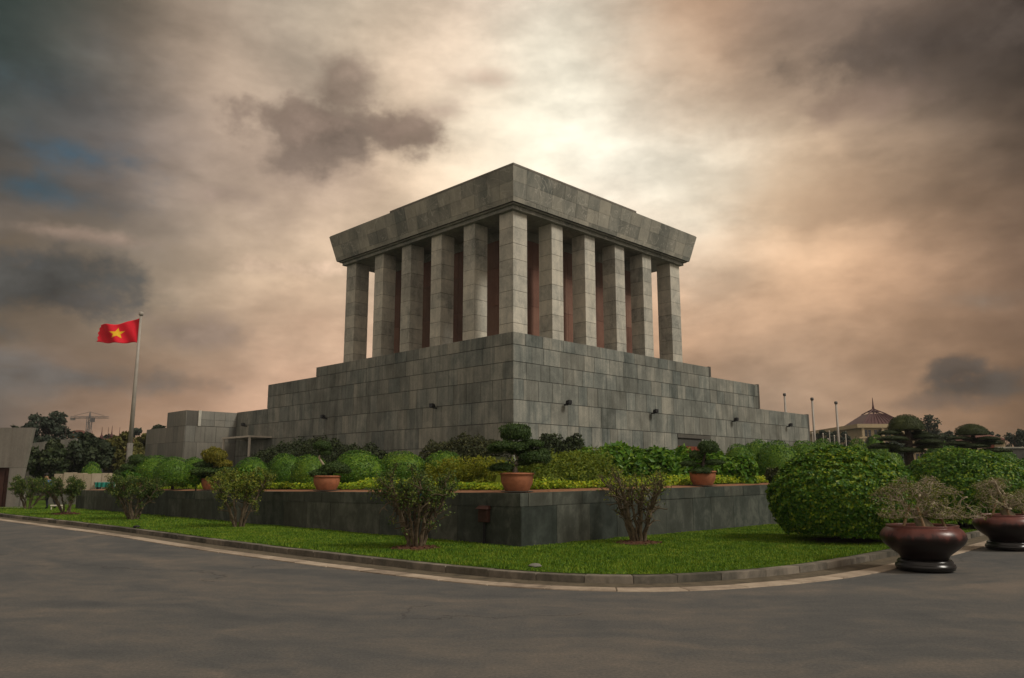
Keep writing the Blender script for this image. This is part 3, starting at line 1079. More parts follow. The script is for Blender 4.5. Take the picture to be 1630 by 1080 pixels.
cor = fixn(MB().hexa(sq(.60, 20.10), sq(1.10, 22.33)).build('cornice', M['stone_core'], maus))
fixn(MB().hexa(sq(.26, SZ), sq(.26, 20.0)).build('lintel', M['cornice'], cor))
fixn(MB().hexa(sq(.44, 20.0), sq(.47, 20.1)).build('fillet', M['cornice'], cor))
prof = [(.62, 20.105), (.70, 20.42), (.925, 21.40), (1.14, 22.34)]
rs = RS(33)
for A, Nn in ((LV, RV), (RV, LV)):
    for k, ((oa, za), (ob, zb)) in enumerate(zip(prof[:-1], prof[1:])):
        n_ = 19 if k == 0 else 17
        for i in range(n_):
            f0, f1 = i / n_, (i + 1) / n_
            if k and 0 < i:
                f0 += rs.uniform(-.006, .006) if False else 0
            pr = rs.uniform(-.004, .008)
            g0, g1 = .008, .008

            def P(f, o, z, dep):
                ln = SPAN + 2 * o
                return C0 - (LV + RV) * o + A * (f * ln) + Nn * dep + np.array([0, 0, z])
            e0, e1 = g0 / SPAN, g1 / SPAN
            fa, fb = f0 + e0 * (i > 0), f1 - e1 * (i < n_ - 1)
            zz0, zz1 = za + .007, zb - .007
            d0 = 0 if i else .0
            bot = [P(fa, oa, zz0, -pr), P(fb, oa, zz0, -pr), P(fb, oa, zz0, .1), P(fa, oa, zz0, .1)]
            top = [P(fa, ob, zz1, -pr), P(fb, ob, zz1, -pr), P(fb, ob, zz1, .1), P(fa, ob, zz1, .1)]
            if i == 0:
                for q, o in ((bot, oa), (top, ob)):          # mitre
                    q[3] = q[3] + A * .1
                    q[0] = q[0] - A * (pr if pr > 0 else 0)
            fixn(MB().hexa(bot, top).build('cornice_panel', M['cornice'], cor))
fixn(MB().hexa(sq(1.09, 22.335), sq(1.10, 22.40)).build('roof_deck', M['cornice'], cor))
for A, Nn in ((LV, RV), (RV, LV)):
    o = C0 - (LV + RV) * 1.12 + np.array([0, 0, 22.402])
    st = .0 if A is LV else .5
    fixn(MB().frame(o + A * st, A * (13.9 - st), Nn * .5, (0, 0, .14)).build('coping', M['concrete'], cor))

# left wing of the building
wing = fixn(MB().frame(bp(39.45, -5.15, TZ - .4), LV * 9.6, RV * 30, (0, 0, 6.55 - TZ + .38)).build('side_wing', M['stone_core'], maus))
up = fixn(MB().frame(bp(39.45, -5.08, 6.55), LV * 4.6, RV * 30, (0, 0, 1.49)).build('wing_upper_storey', M['stone_core'], maus))
rs = RS(41)


def wing_panels(o, A, Nn, ln, rows, w0, mat, parent):
    for za, zb in rows:
        s = 0.0
        while s < ln - .05:
            w = w0 * rs.uniform(.75, 1.3)
            if ln - s - w < .5:
                w = ln - s
            slab('stone_panel', o + A * (s + .012) - Nn * .05 + np.array([0, 0, za + .018]), A * (w - .024), Nn * .06, (0, 0, zb - za - .026), mat, parent)
            s += w


OW = C0 + LV * 39.45 - RV * 5.15
wing_panels(OW, LV, RV, 9.6, [(TZ - .2, 3.2), (3.2, 5.0), (5.0, 6.55)], 1.5, M['wing'], wing)
wing_panels(OW + RV * .0, RV, LV, 5.1, [(TZ - .2, 3.2), (3.2, 5.0), (5.0, 6.55)], 1.2, M['wing'], wing)
OU = C0 + LV * 39.45 - RV * 5.08
wing_panels(OU, LV, RV, 4.6, [(6.57, 8.05)], 1.5, M['wing'], up)
wing_panels(OU + RV * 1.35, RV, LV, 3.7, [(6.57, 7.2), (7.2, 8.05)], 1.2, M['wing'], up)
fixn(MB().frame(OU + RV * 1.1 - LV * .12 + np.array([0, 0, 6.57]), RV * .28, LV * .2, (0, 0, 1.5)).build('wing_pilaster', M['col'], up))
fixn(MB().frame(OU + RV * .02 + LV * .02 + np.array([0, 0, 6.6]), RV * 1.06, LV * .06, (0, 0, 1.4)).build('wing_niche_shade', M['glass'], up))  # flat dark slab: shade of the wing's niche put into its colour
# little white porch over the side door on the left face
por = fixn(MB().frame(bp(32.0, -2.3, 5.28), LV * 5.6, RV * 2.28, (0, 0, .16)).build('porch_canopy', M['white'], maus))
fixn(MB().frame(bp(32.02, -2.27, TZ), LV * .16, RV * .16, (0, 0, 5.279 - TZ)).build('post', M['white'], por))
fixn(MB().frame(bp(37.3, -2.27, TZ), LV * .16, RV * .16, (0, 0, 5.279 - TZ)).build('post', M['white'], por))
sd = fixn(MB().frame(bp(32.3, -.05, TZ), LV * 2.0, RV * .06, (0, 0, 3.0)).build('side_door', M['void'], maus))
fixn(MB().frame(bp(32.15, -.09, TZ), LV * .15, RV * .1, (0, 0, 3.15)).build('jamb', M['stone'], sd))
fixn(MB().frame(bp(34.3, -.09, TZ), LV * .15, RV * .1, (0, 0, 3.15)).build('jamb', M['stone'], sd))


def flood_lamp(A, Nn, s, z, label):
    A, Nn = A * .78, Nn * .78
    s = s / .78
    o = C0 + A * s + np.array([0, 0, z])
    t = thing('flood_lamp', o, label, 'flood lamp', 'flood lamps on the mausoleum base')
    fixn(MB().frame(o - A * .06 - Nn * .42 - (0, 0, .04), A * .12, Nn * .44, (0, 0, .08)).build('bracket', M['black'], t))
    q = o - Nn * .5
    bevel(fixn(MB().hexa([q - A * .26 - Nn * .1, q + A * .26 - Nn * .1, q + A * .2 + Nn * .25, q - A * .2 + Nn * .25],
                         [q - A * .26 - Nn * .2 + (0, 0, .33), q + A * .26 - Nn * .2 + (0, 0, .33), q + A * .2 + Nn * .15 + (0, 0, .28), q - A * .2 + Nn * .15 + (0, 0, .28)]).build('housing', M['black'], t)), .03)
    fixn(MB().frame(q - A * .22 - Nn * .22 + (0, 0, .05), A * .44, Nn * .05, (0, 0, .26)).build('lens', M['glass'], t))


for s, lb in ((37.2, 'black flood lamp on the left face beside the inner corner of the wing'), (22.6, 'black flood lamp halfway along the left face of the base'), (7.9, 'black flood lamp on the left face, nearest to the front corner')):
    flood_lamp(LV, RV, s, Z4 - .1, lb)
for s, lb in ((5.1, 'black flood lamp on the right face, nearest to the front corner'), (15.6, 'black flood lamp on the right face, second from the front corner'),
              (28.2, 'black flood lamp on the right face, beyond the red door'), (38.9, 'black flood lamp on the right face near its far low end')):
    flood_lamp(RV, LV, s, Z4 - .05, lb)

# ------------------------------------------------------------------ flagpole, flag, far poles
FY = 60.0
fb, ft = at(206.5, 716, FY), at(228.3, 497, FY)
fx = fb[0]
t = thing('flagpole', (fx, FY, 1.0), 'tall tapered grey flagpole carrying the red flag', 'flagpole')
MB().tube([(fx, FY, 1.0), (fx, FY, 4.2)], [.22, .22], 14).build('pole_base', M['concrete'], t, smooth=True)
MB().tube([(fx, FY, 3.9), (fx, FY, 9), (fx, FY, ft[2] - .25)], [.18, .135, .085], 14).build('pole', M['steel'], t, smooth=True)
MB().lathe([(.0, 0), (.14, .02), (.18, .1), (.17, .28), (.08, .32)], 14, (fx, FY, ft[2] - .3)).build('truck', M['steel'], t, smooth=True)
fl = thing('flag', (fx, FY, ft[2] - 2.5), 'red flag with a yellow five-pointed star flying from the flagpole', 'flag')
FTL = at(225.0, 507, FY)
FLEN, FHT = 3.28, 1.98


def flagpt(a, b):                                          # a along the fly 0..1, b down 0..1
    sag = -.50 * math.sin(min(a / .75, 1) * math.pi / 2) * (1 - b) + .05 * math.sin(a * 9)
    x = fx - .10 - a * FLEN * .97
    rag = .05 * math.sin(b * 23) * (a > .97) + .03 * math.sin(b * 9 + 1)* a
    y = FY + .22 * math.sin(a * 7.5 + b * 1.3) * (a ** .6) + .10 * math.sin(a * 14 + b * 4)
    z = FTL[2] + sag - b * FHT + .04 * math.sin(a * 13 + 1) * b + .06 * a * b
    return np.array([x + rag, y, z])


NA, NB = 44, 20
mb = MB()
mb.add([flagpt(i / NA, j / NB) for i in range(NA + 1) for j in range(NB + 1)],
       [(i * (NB + 1) + j, (i + 1) * (NB + 1) + j, (i + 1) * (NB + 1) + j + 1, i * (NB + 1) + j + 1) for i in range(NA) for j in range(NB)])
cl = mb.build('cloth', M['flag_red'], fl, smooth=True)
sm = cl.modifiers.new('thickness', 'SOLIDIFY')
sm.thickness = .01
for side in (-1, 1):
    mb = MB()
    pts_, tri = [], []
    cx_, cy_, R1, R2 = .5, .5, .31, .122
    star = []
    for k in range(10):
        rr = R1 if k % 2 == 0 else R2
        a = math.pi / 2 + k * math.pi / 5 - .05
        star.append((cx_ - rr * math.cos(a) * FHT / FLEN, cy_ - rr * math.sin(a)))
    sub = 4
    for k in range(10):
        a, b = np.array(star[k]), np.array(star[(k + 1) % 10])
        c = np.array((cx_, cy_))
        for i in range(sub):
            for j in range(sub):
                def q(i_, j_):
                    s_ = i_ / sub
                    return c + (a * (1 - j_ / sub) + b * (j_ / sub) - c) * s_
                quad = [q(i, j), q(i + 1, j), q(i + 1, j + 1), q(i, j + 1)]
                mb.add([flagpt(*w) + np.array([0, side * .016, 0]) for w in quad], [(0, 1, 2, 3)] if i else [(0, 1, 2)])
    mb.build('star', M['flag_yellow'], fl)

for px, yt, yb, Y, lb in ((1253, 628, 700, 95, 'thin bare flagpole rising behind the low end of the base'), (1297, 635, 703, 90, 'thin bare flagpole just right of the building'), (1335, 641, 703, 92, 'thin bare flagpole, rightmost of the three bare poles')):
    b_, t_ = at(px, yb, Y), at(px - 1.5, yt, Y)
    t = thing('bare_flagpole', (b_[0], Y, 1.0), lb, 'flagpole', 'bare flagpoles beyond the building')
    MB().tube([(b_[0], Y, .2), (b_[0], Y, t_[2] - .1)], [.17, .11], 10).build('pole', M['steel'], t, smooth=True)
    MB().lathe([(.1, 0), (.19, .03), (.19, .28), (.08, .34)], 10, (b_[0], Y, t_[2] - .2)).build('cap', M['steel_dark'], t, smooth=True)
for k, (px, yt) in enumerate(((1293, 690), (1310, 692), (1320, 688), (1328, 695), (1346, 693), (1318, 700))):
    Y = 100
    p = at(px, yt, Y)
    t = thing('short_post', (p[0], Y, .2), ('leftmost', 'second from left', 'fourth from left', 'fifth from left', 'rightmost', 'third from left')[k] + ' of the six short pale posts right of the building', 'post', 'short pale posts right of the building')
    MB().tube([(p[0], Y, .2), (p[0], Y, p[2])], .06, 8).build('shaft', M['white'], t)
    MB().lathe([(.06, 0), (.1, .05), (.1, .12), (.04, .18)], 8, (p[0], Y, p[2] - .02)).build('head', M['white'], t)


# ------------------------------------------------------------------ terrace planting
GB = 'clipped ball shrubs on the terrace'
for i, (px, yt, w, Y, lb) in enumerate([
        (248, 726, 66, 36.5, 'clipped green ball shrub half hidden behind another ball, nearest to the flagpole'),
        (278, 729, 58, 33.0, 'round clipped green ball shrub left of the yellow-topped potted bonsai'),
        (311, 729, 46, 37.5, 'clipped ball shrub peeping out behind the potted bonsai with the yellow top'),
        (402, 729, 54, 35.0, 'low clipped ball shrub just below the white porch'),
        (457, 724, 58, 29.0, 'clipped dark green ball shrub left of the potted bonsai with a bent pale trunk'),
        (494, 725, 54, 27.8, 'clipped ball shrub right behind the potted bonsai with a bent pale trunk'),
        (571, 718, 84, 26.8, 'largest clipped ball shrub on the left side of the terrace'),
        (643, 720, 80, 28.5, 'wide clipped ball shrub behind the top of the leafy lawn shrub'),
        (706, 719, 64, 28.0, 'clipped ball shrub at the left end of the feathery yellow hedge'),
        (1176, 708, 56, 32.0, 'clipped ball shrub on a trunk, right of the red door'),
        (1236, 704, 70, 30.5, 'large clipped ball shrub on a trunk, left of the giant domed bush'),
        (1205, 702, 56, 38.0, 'clipped yellowish ball shrub behind, between two balls on trunks'),
        (1278, 703, 62, 36.5, 'clipped ball shrub at the low right end of the granite base'),
        (1306, 701, 50, 44.0, 'small dark clipped shrub right of the low end of the base')]):
    bush_ball(px, yt, w, Y, lb, i)


def giant(px, yt, w, Y, label, seed, n, z0=.12, hfac=.86):
    rs = RS(seed)
    p = at(px, yt, Y)
    r = w / FPX * Y * .5
    h = p[2] - z0
    t = thing('domed_bush', (p[0], Y, z0), label, 'bush', 'giant domed bushes on the lawn')
    mb = MB()
    nv, pv = dome_points(rs, n, -.62, .012, 3.)
    tu = wave_noise(rs, nv, 14.) * .013 + wave_noise(rs, nv, 30.) * .012
    pv = pv * (1 + tu - np.abs(rs.normal(0, .035, len(pv))))[:, None]
    sq_ = np.where(pv[:, 2:3] < 0, 1 + .0 * pv[:, 2:3], 1.)
    R_ = np.array([r, r, h * .56])
    c = np.array([p[0], Y, p[2] - h * .56])
    mb.quads(leaf_quads(rs, c + pv * sq_ * R_, unit(nv / R_), .066, .027, .55, .3))
    cv = ICO_V.copy()
    cv[:, 2] = np.maximum(cv[:, 2], -.58)
    mb.add(c + cv * R_ * .9, ICO_F)
    mb.build('foliage', M['leaf_big'], t)
    tm = MB()
    for k in range(5):
        a = k * 1.3
        pts, rad, _ = limb(rs, (p[0] + .1 * math.cos(a), Y + .1 * math.sin(a), z0 - .1), (.6 * math.cos(a), .6 * math.sin(a), 1), h * .5, .06, .03, 4, .1)
        tm.tube(pts, rad, 6)
    tm.build('stems', M['bark_dark'], t)
    # bare soil ring under the bush
    ring = []
    for k in range(30):
        a = 2 * math.pi * k / 30
        rr = r * .62 * (1 + .08 * math.sin(3 * a + seed) + .05 * math.sin(7 * a))
        ring.append((p[0] + rr * math.cos(a), Y + rr * math.sin(a), z0 + .012))
    MB().add(ring + [(p[0], Y, z0 + .07)], [(k, (k + 1) % 30, 30) for k in range(30)]).build('soil_ring', M['soil'], t)


giant(1336, 713, 216, 19.6, 'giant domed green bush nearest to the dark wall, behind the first glazed pot', 3, 60000)
giant(1528, 714, 190, 25.0, 'giant domed green bush in the middle, behind both glazed pots', 4, 34000)
giant(1640, 729, 130, 29.0, 'giant domed bush cut off by the right edge of the picture', 5, 12000)


def hedge(name, label, cat, path, h, wid, n, L, W, mat, z0, lump=.25, seed=1, spread=.9, spikes=0, up=.5):
    """leafy band along a path of (x, y, height factor)"""
    rs = RS(seed)
    P_ = np.array([(q[0], q[1]) for q in path], float)
    hf = np.array([q[2] for q in path], float)
    seg_ = np.linalg.norm(np.diff(P_, axis=0), axis=1)
    arc = np.concatenate([[0], np.cumsum(seg_)])
    t = thing(name, (*P_[len(P_) // 2], z0), label, cat)
    s = rs.uniform(0, arc[-1], n)
    th = rs.uniform(-.1, math.pi + .1, n)
    cx = np.interp(s, arc, P_[:, 0])
    cy = np.interp(s, arc, P_[:, 1])
    hh = np.interp(s, arc, hf) * h
    d = np.gradient(P_, axis=0).mean(0)
    d /= np.linalg.norm(d)
    nx, ny = -d[1], d[0]
    lum = 1 + lump * wave_noise(rs, np.c_[s, th * .3, s * 0], 1.6) * .5 + lump * .5 * wave_noise(rs, np.c_[s, th, s * 0], 5.)
    q = (1 - np.abs(rs.normal(0, .14, n))) * lum
    off = np.cos(th) * wid * .5 * q
    up_ = np.sin(th)
    z = z0 + np.maximum(up_, 0) ** .6 * hh * q
    pts = np.c_[cx + nx * off, cy + ny * off, z]
    nr = np.c_[nx * np.cos(th), ny * np.cos(th), up_]
    mb = MB()
    mb.quads(leaf_quads(rs, pts, nr, L, W, spread, up))
    if spikes:
        k = spikes
        s2 = rs.uniform(0, arc[-1], k)
        ox = rs.uniform(-.4, .4, k) * wid
        bx, by = np.interp(s2, arc, P_[:, 0]) + nx * ox, np.interp(s2, arc, P_[:, 1]) + ny * ox
        hk = np.interp(s2, arc, hf) * h
        for j in range(k):
            m_ = 26
            tt = rs.uniform(.35, 1.18, m_)
            ln_ = rs.normal(0, .16, 2)
            pp = np.c_[bx[j] + ln_[0] * tt * hk[j] + rs.normal(0, .05, m_), by[j] + ln_[1] * tt * hk[j] + rs.normal(0, .05, m_), z0 + hk[j] * tt]
            mb.quads(leaf_quads(rs, pp, np.tile((0, -.5, .5), (m_, 1)), L, W, 1.0, .8))
    # woody heart
    for i in range(len(P_) - 1):
        a, b = P_[i], P_[i + 1]
        o = np.array([nx, ny]) * wid * .33
        za, zb = z0 + hf[i] * h * .62, z0 + hf[i + 1] * h * .62
        mb.add([(*(a - o), z0), (*(b - o), z0), (*(b + o), z0), (*(a + o), z0), (*(a - o * .6), za), (*(b - o * .6), zb), (*(b + o * .6), zb), (*(a + o * .6), za)],
               [(0, 1, 5, 4), (1, 2, 6, 5), (2, 3, 7, 6), (3, 0, 4, 7), (4, 5, 6, 7)])
    mb.build('foliage', mat, t)
    tm = MB()
    for k in range(max(2, int(arc[-1] / .8))):
        s_ = (k + .5) * arc[-1] / max(2, int(arc[-1] / .8))
        x_, y_ = np.interp(s_, arc, P_[:, 0]), np.interp(s_, arc, P_[:, 1])
        tm.tube([(x_, y_, z0 - .1), (x_ + .03, y_, z0 + h * .5)], [.03, .015], 5)
    tm.build('stems', M['bark_dark'], t)
    return t


def gp2(u, v):
    p = gpt(u, v, 0)
    return p[0], p[1]


def px_path(pts, Yf):
    """(pixel x, depth, top y) -> path with absolute heights"""
    out = []
    for px, Y, yt in pts:
        p = at(px, yt, Y)
        out.append((p[0], Y, p[2] - TZ))
    return out


# feathery yellow-green hedges on both sides of the corner pot
hedge('feathery_hedge', 'feathery yellow-green hedge left of the central potted bonsai', 'hedge', px_path([(690, 24.6, 745), (730, 23.2, 737), (770, 22.2, 735), (806, 21.4, 738)], 0), 1.0, 1.5, 7000, .075, .02, M['leaf_yellow'], TZ, .3, 3, 1.0, 90)
hedge('feathery_hedge', 'feathery olive-green hedge right of the central potted bonsai', 'hedge', px_path([(832, 21.4, 738), (880, 22.2, 733), (925, 23.2, 732), (965, 24.4, 738)], 0), 1.0, 1.5, 7000, .075, .02, M['leaf_olive'], TZ, .3, 4, 1.0, 90)
hedge('low_hedge', 'long low dark green hedge filling the bed behind the left ball shrubs', 'hedge', [(*gp2(u_, 9.5), h_) for u_, h_ in ((6, .75), (10, .85), (15, .8), (20, .9), (26, .85), (30, .8))], 1.0, 2.6, 16000, .085, .032, M['leaf_ball'], TZ, .2, 11, .9)
hedge('low_hedge', 'long low green hedge filling the bed behind the right ball shrubs', 'hedge', [(*gp2(8.5, v_), h_) for v_, h_ in ((6, .8), (10, .9), (15, .95), (20, .9), (28, .9), (36, .9))], 1.0, 2.6, 16000, .085, .032, M['leaf_ball'], TZ, .2, 12, .9)
# bright broad-leaved hedge
hedge('broadleaf_hedge', 'long bright green broad-leaved hedge left of the right potted bonsai', 'hedge', px_path([(915, 28.5, 726), (945, 28.2, 719), (1000, 28.2, 717), (1050, 28.4, 716), (1098, 28.8, 720)], 0), 1.0, 2.4, 9000, .17, .06, M['leaf_bright'], TZ, .14, 5, .8)
hedge('broadleaf_hedge', 'short bright green broad-leaved shrub right of the right potted bonsai', 'hedge', px_path([(1112, 28.0, 716), (1140, 28.0, 713), (1165, 28.2, 720), (1182, 28.4, 736)], 0), 1.0, 2.0, 4200, .17, .06, M['leaf_bright'], TZ, .22, 6, .8)
# dark wild row against the base
hedge('dark_hedge', 'long dark cloud-pruned hedge against the left face of the base', 'hedge', px_path([(418, 50, 722), (445, 48.5, 710), (480, 47, 706), (530, 45.5, 706), (575, 44, 708), (612, 43, 714)], 0), 1.0, 2.8, 20000, .11, .04, M['leaf_dark'], TZ, .12, 7, .9)
hedge('dark_hedge', 'dark rust-tinged hedge left of the central bonsai, below the corner of the base', 'hedge', px_path([(688, 40, 705), (720, 39, 699), (760, 38, 699), (796, 37.2, 698)], 0), 1.0, 2.6, 14000, .10, .036, M['leaf_rust'], TZ, .08, 8, .9)
for px, yt, w, Y, lb, sd in ((878, 684, 62, 38, 'dark rounded shrub just right of the central bonsai', 1), (915, 688, 52, 38.5, 'dark rounded shrub at the left end of the bright hedge', 2)):
    p = at(px, yt, Y)
    t = thing('dark_shrub', (p[0], Y, TZ), lb, 'shrub', 'dark rounded shrubs below the base')
    r = w / FPX * Y * .5
    leafy_mass(RS(sd + 70), (p[0], Y, TZ + (p[2] - TZ) * .52), (r * 1.1, r * 1.1, (p[2] - TZ) * .58), 5200, .11, .04, M['leaf_dark'], 'foliage', t, 12)
    MB().tube([(p[0], Y, TZ - .1), (p[0], Y, TZ + .8)], [.06, .04], 6).build('stems', M['bark_dark'], t)
# small glossy fillers
for i, (px, yt, w, Y, lb) in enumerate([
        (314, 744, 46, 30.6, 'small glossy bright-leaved shrub right of the round ball shrub'), (398, 741, 44, 31.0, 'small glossy bright-leaved shrub below the low clipped ball'),
        (424, 748, 40, 29.6, 'small bright shrub left of the dark green ball shrubs'), (362, 742, 46, 31.6, 'small yellowish shrub right of the yellow-topped potted bonsai'), (205, 748, 44, 33.0, 'small leafy shrub left of the terrace below the flagpole'), (1232, 742, 26, 26.2, 'small reddish twiggy shrub beside the giant domed bush'),
        (1262, 738, 60, 31, 'low green shrub between ball shrub and giant domed bush')]):
    p = at(px, yt, Y)
    z0 = TZ
    t = thing('small_shrub', (p[0], Y, z0), lb, 'shrub', 'small loose shrubs on the terrace')
    r = w / FPX * Y * .5
    leafy_mass(RS(90 + i), (p[0], Y, z0 + (p[2] - z0) * .5), (r * 1.1, r * 1.1, (p[2] - z0) * .6), 1500, .11, .045, M[('leaf_bright', 'leaf_bright', 'leaf_bright', 'leaf_olive', 'leaf_ball', 'leaf_rust', 'leaf_ball')[i]], 'foliage', t, 8, .6)
    MB().tube([(p[0], Y, z0 - .1), (p[0], Y, z0 + .3)], [.03, .02], 5).build('stems', M['bark_dark'], t)


# golden ground cover strip behind the ledge
def cover(label, A, Nn, s0, s1, mat, seed, h=.25, name='ground_cover'):
    rs = RS(seed)
    n = int((s1 - s0) * 700)
    s = rs.uniform(s0, s1, n)
    v = rs.uniform(1.05, 2.6, n)
    b = W0[None] + A[None] * s[:, None] + Nn[None] * v[:, None]
    z = 1.29 + .013 * b[:, 0] + .0 + h * rs.uniform(.3, 1.1, n) * (1 + .25 * wave_noise(rs, b, 1.5))
    b[:, 2] = z
    mb = MB().quads(leaf_quads(rs, b, np.tile((0, -.3, 1.), (n, 1)), .07, .03, .6, .3))
    tag(mb.build(name, mat), label, 'ground cover', None, 'stuff')


cover('strip of golden low plants along the left ledge, near the corner', LV, RV, 1.2, 8.0, M['leaf_gold'], 1)
cover('strip of greener low plants along the left ledge, towards its far end', LV, RV, 8.0, 24.5, M['leaf_gold'], 2)
cover('strip of golden low plants along the right ledge', RV, LV, 1.2, 22, M['leaf_gold'], 3)

# ------------------------------------------------------------------ bonsai in terracotta pots on the ledge
POT_PROF = [(.0, 0), (.27, 0), (.30, .03), (.385, .20), (.405, .33), (.40, .40), (.425, .41), (.43, .44), (.40, .455), (.375, .44), (.37, .39), (.0, .38)]
pot_mb = MB().lathe(POT_PROF, 32)
pot_mb.smooth = True
pot_me = pot_mb.mesh('pot')
pot_me.materials.append(M['terra'])


def ledge_pot(px, u_or_v, side, label, tree_fn, blabel, s=1.0):
    A, Nn = (LV, RV) if side == 'L' else (RV, LV)
    dep = .62
    # stand on the ledge where this pixel column crosses it
    o = W0 + Nn * dep
    d = ray(px, 770)
    k = np.linalg.solve(np.array([[d[0], -A[0]], [d[1], -A[1]]]), (o - CAM)[:2])
    b = CAM + d * k[0]
    b[2] = 1.29 + .013 * b[0] + .03
    t = thing('terracotta_pot', b, label, 'pot', 'terracotta pots on the terrace ledge')
    inst('pot_body', pot_me, t, sc(b, (s, s, s)))
    MB().lathe([(.0, 0), (.36 * s, 0), (.3 * s, .025), (.0, .03)], 20, (b[0], b[1], b[2] + .385 * s)).build('soil', M['soil'], t)
    MB().lathe([(.0, 0), (.4 * s, 0), (.41 * s, .012), (.0, .014)], 24, (b[0], b[1], b[2] - .003)).build('saucer', M['pale_stone'], t)
    bt = thing('bonsai', (b[0], b[1], b[2] + .40 * s), blabel, 'bonsai', 'bonsai trees in terracotta pots')
    tree_fn(bt, b + np.array([0, 0, .40 * s]))


def pads(t, b, trunk, padlist, mats, bark, r0=.06, seed=1):
    """trunk: list of (dx, dz); padlist: (dx, dy, dz, radius, thickness)"""
    rs = RS(seed)
    tp_ = [b + np.array([x, rs.uniform(-.04, .04), z]) for x, z in trunk]
    tp_[0] = b - np.array([0, 0, .05])
    # resample smoothly
    tp_ = np.array(tp_)
    k = np.linspace(0, len(tp_) - 1, len(tp_) * 3)
    sm_ = np.stack([np.interp(k, range(len(tp_)), tp_[:, i]) for i in range(3)], 1)
    MB().tube(sm_, np.linspace(r0, r0 * .35, len(sm_)), 8).build('trunk', M[bark], t, smooth=True)
    for i, (x, y, z, r, th) in enumerate(padlist):
        c = b + np.array([x, y, z])
        j = np.argmin(np.abs(sm_[:, 2] - (c[2] - r * .25)))
        MB().tube([sm_[j], (sm_[j] + c) / 2 + (0, 0, .03), c], [r0 * .4, r0 * .3, .012], 6).build('branch', M[bark], t)
        ms_ = mats[i % len(mats)]
        inst('foliage_pad', ms_, t, sc(c - np.array([0, 0, th * .3]), (r * 1.08, r * .98, th / .34 * .82), i * 2.1 + seed))


S18, S24 = 18.6 / FPX, 24.2 / FPX


def bonsai_mid(t, b):
    k = S18
    pads(t, b, [(0, 0), (-.06, .15), (.04, .35), (-.05, .55), (-.02, .9)],
         [(-.03, 0, 1.05, 24 * k, .30), (-.20, -.1, .70, 30 * k, .17), (.34, .05, .76, 20 * k, .13), (.40, .0, .46, 26 * k, .24), (-.36, .0, .20, 19 * k, .14), (.14, .2, .62, 22 * k, .18), (-.5, .1, .62, 12 * k, .12), (.14, .1, .32, 13 * k, .12), (.62, -.05, .55, 9 * k, .12)], PADS, 'bark_grey', .075, 2)


def bonsai_bent(t, b):
    k = S24
    pads(t, b, [(0, 0), (-.02, .2), (-.14, .42), (-.28, .62), (-.16, .85), (-.18, .95)],
         [(-.18, 0, 1.02, 13 * k, .2), (-.12, .06, .8, 9 * k, .14), (.22, .1, .34, 22 * k, .26), (.42, .05, .3, 14 * k, .2), (-.2, .05, .16, 18 * k, .18)], PADS, 'bark_pale', .05, 3)


def bonsai_round(t, b):
    k = S24
    pads(t, b, [(0, 0), (.03, .3), (.12, .6), (.2, .8)],
         [(.22, 0, .84, 16 * k, .28), (-.2, 0, .58, 9 * k, .18), (-.05, -.1, .08, 19 * k, .16), (-.4, .05, .30, 13 * k, .13), (.42, .1, .34, 14 * k, .13)], PADS, 'bark_dark', .05, 4)


def bonsai_yellow(t, b):
    k = 28.5 / FPX
    pads(t, b, [(0, 0), (-.05, .3), (.1, .6), (.05, .95)],
         [(.06, 0, 1.0, 20 * k, .42), (-.3, 0, .62, 17 * k, .18), (.35, .05, .66, 16 * k, .2), (-.2, -.1, .36, 24 * k, .2), (.45, .1, .42, 18 * k, .2)], [PADS_Y[0], PADS[0], PADS_Y[1], PADS[1], PADS[2]], 'bark_pale', .05, 5)


def bonsai_left(t, b):
    k = 31. / FPX
    pads(t, b, [(0, 0), (-.02, .4), (.06, .8), (.03, 1.1)],
         [(.05, 0, 1.02, 15 * k, .32), (-.2, 0, .66, 17 * k, .28), (.55, 0, .52, 16 * k, .26), (-.5, .05, .42, 17 * k, .22)], PADS, 'bark_pale', .045, 6)


ledge_pot(823, 0, 'R', 'terracotta pot at the wall corner, nearest of all, holding a tiered bonsai', bonsai_mid, 'dark green tiered bonsai with grey twisted trunk at the wall corner', .95)
ledge_pot(520, 0, 'L', 'orange terracotta pot on the left ledge in full view', bonsai_bent, 'bonsai with a bare bent pale trunk and a small tuft on top', 1.0)
ledge_pot(1119, 0, 'R', 'terracotta pot on the right ledge', bonsai_round, 'bonsai with a round ball top in the pot on the right ledge', .98)
ledge_pot(337, 0, 'L', 'terracotta pot half hidden behind the yellow-topped lawn shrub', bonsai_yellow, 'bonsai with a yellow-green domed top in a half hidden pot', .95)
ledge_pot(214, 0, 'L', 'terracotta pot almost hidden behind a dark lawn shrub, farthest left', bonsai_left, 'bonsai with dark flat pads farthest left on the ledge', .95)

# ------------------------------------------------------------------ vase-shaped shrubs on the lawn


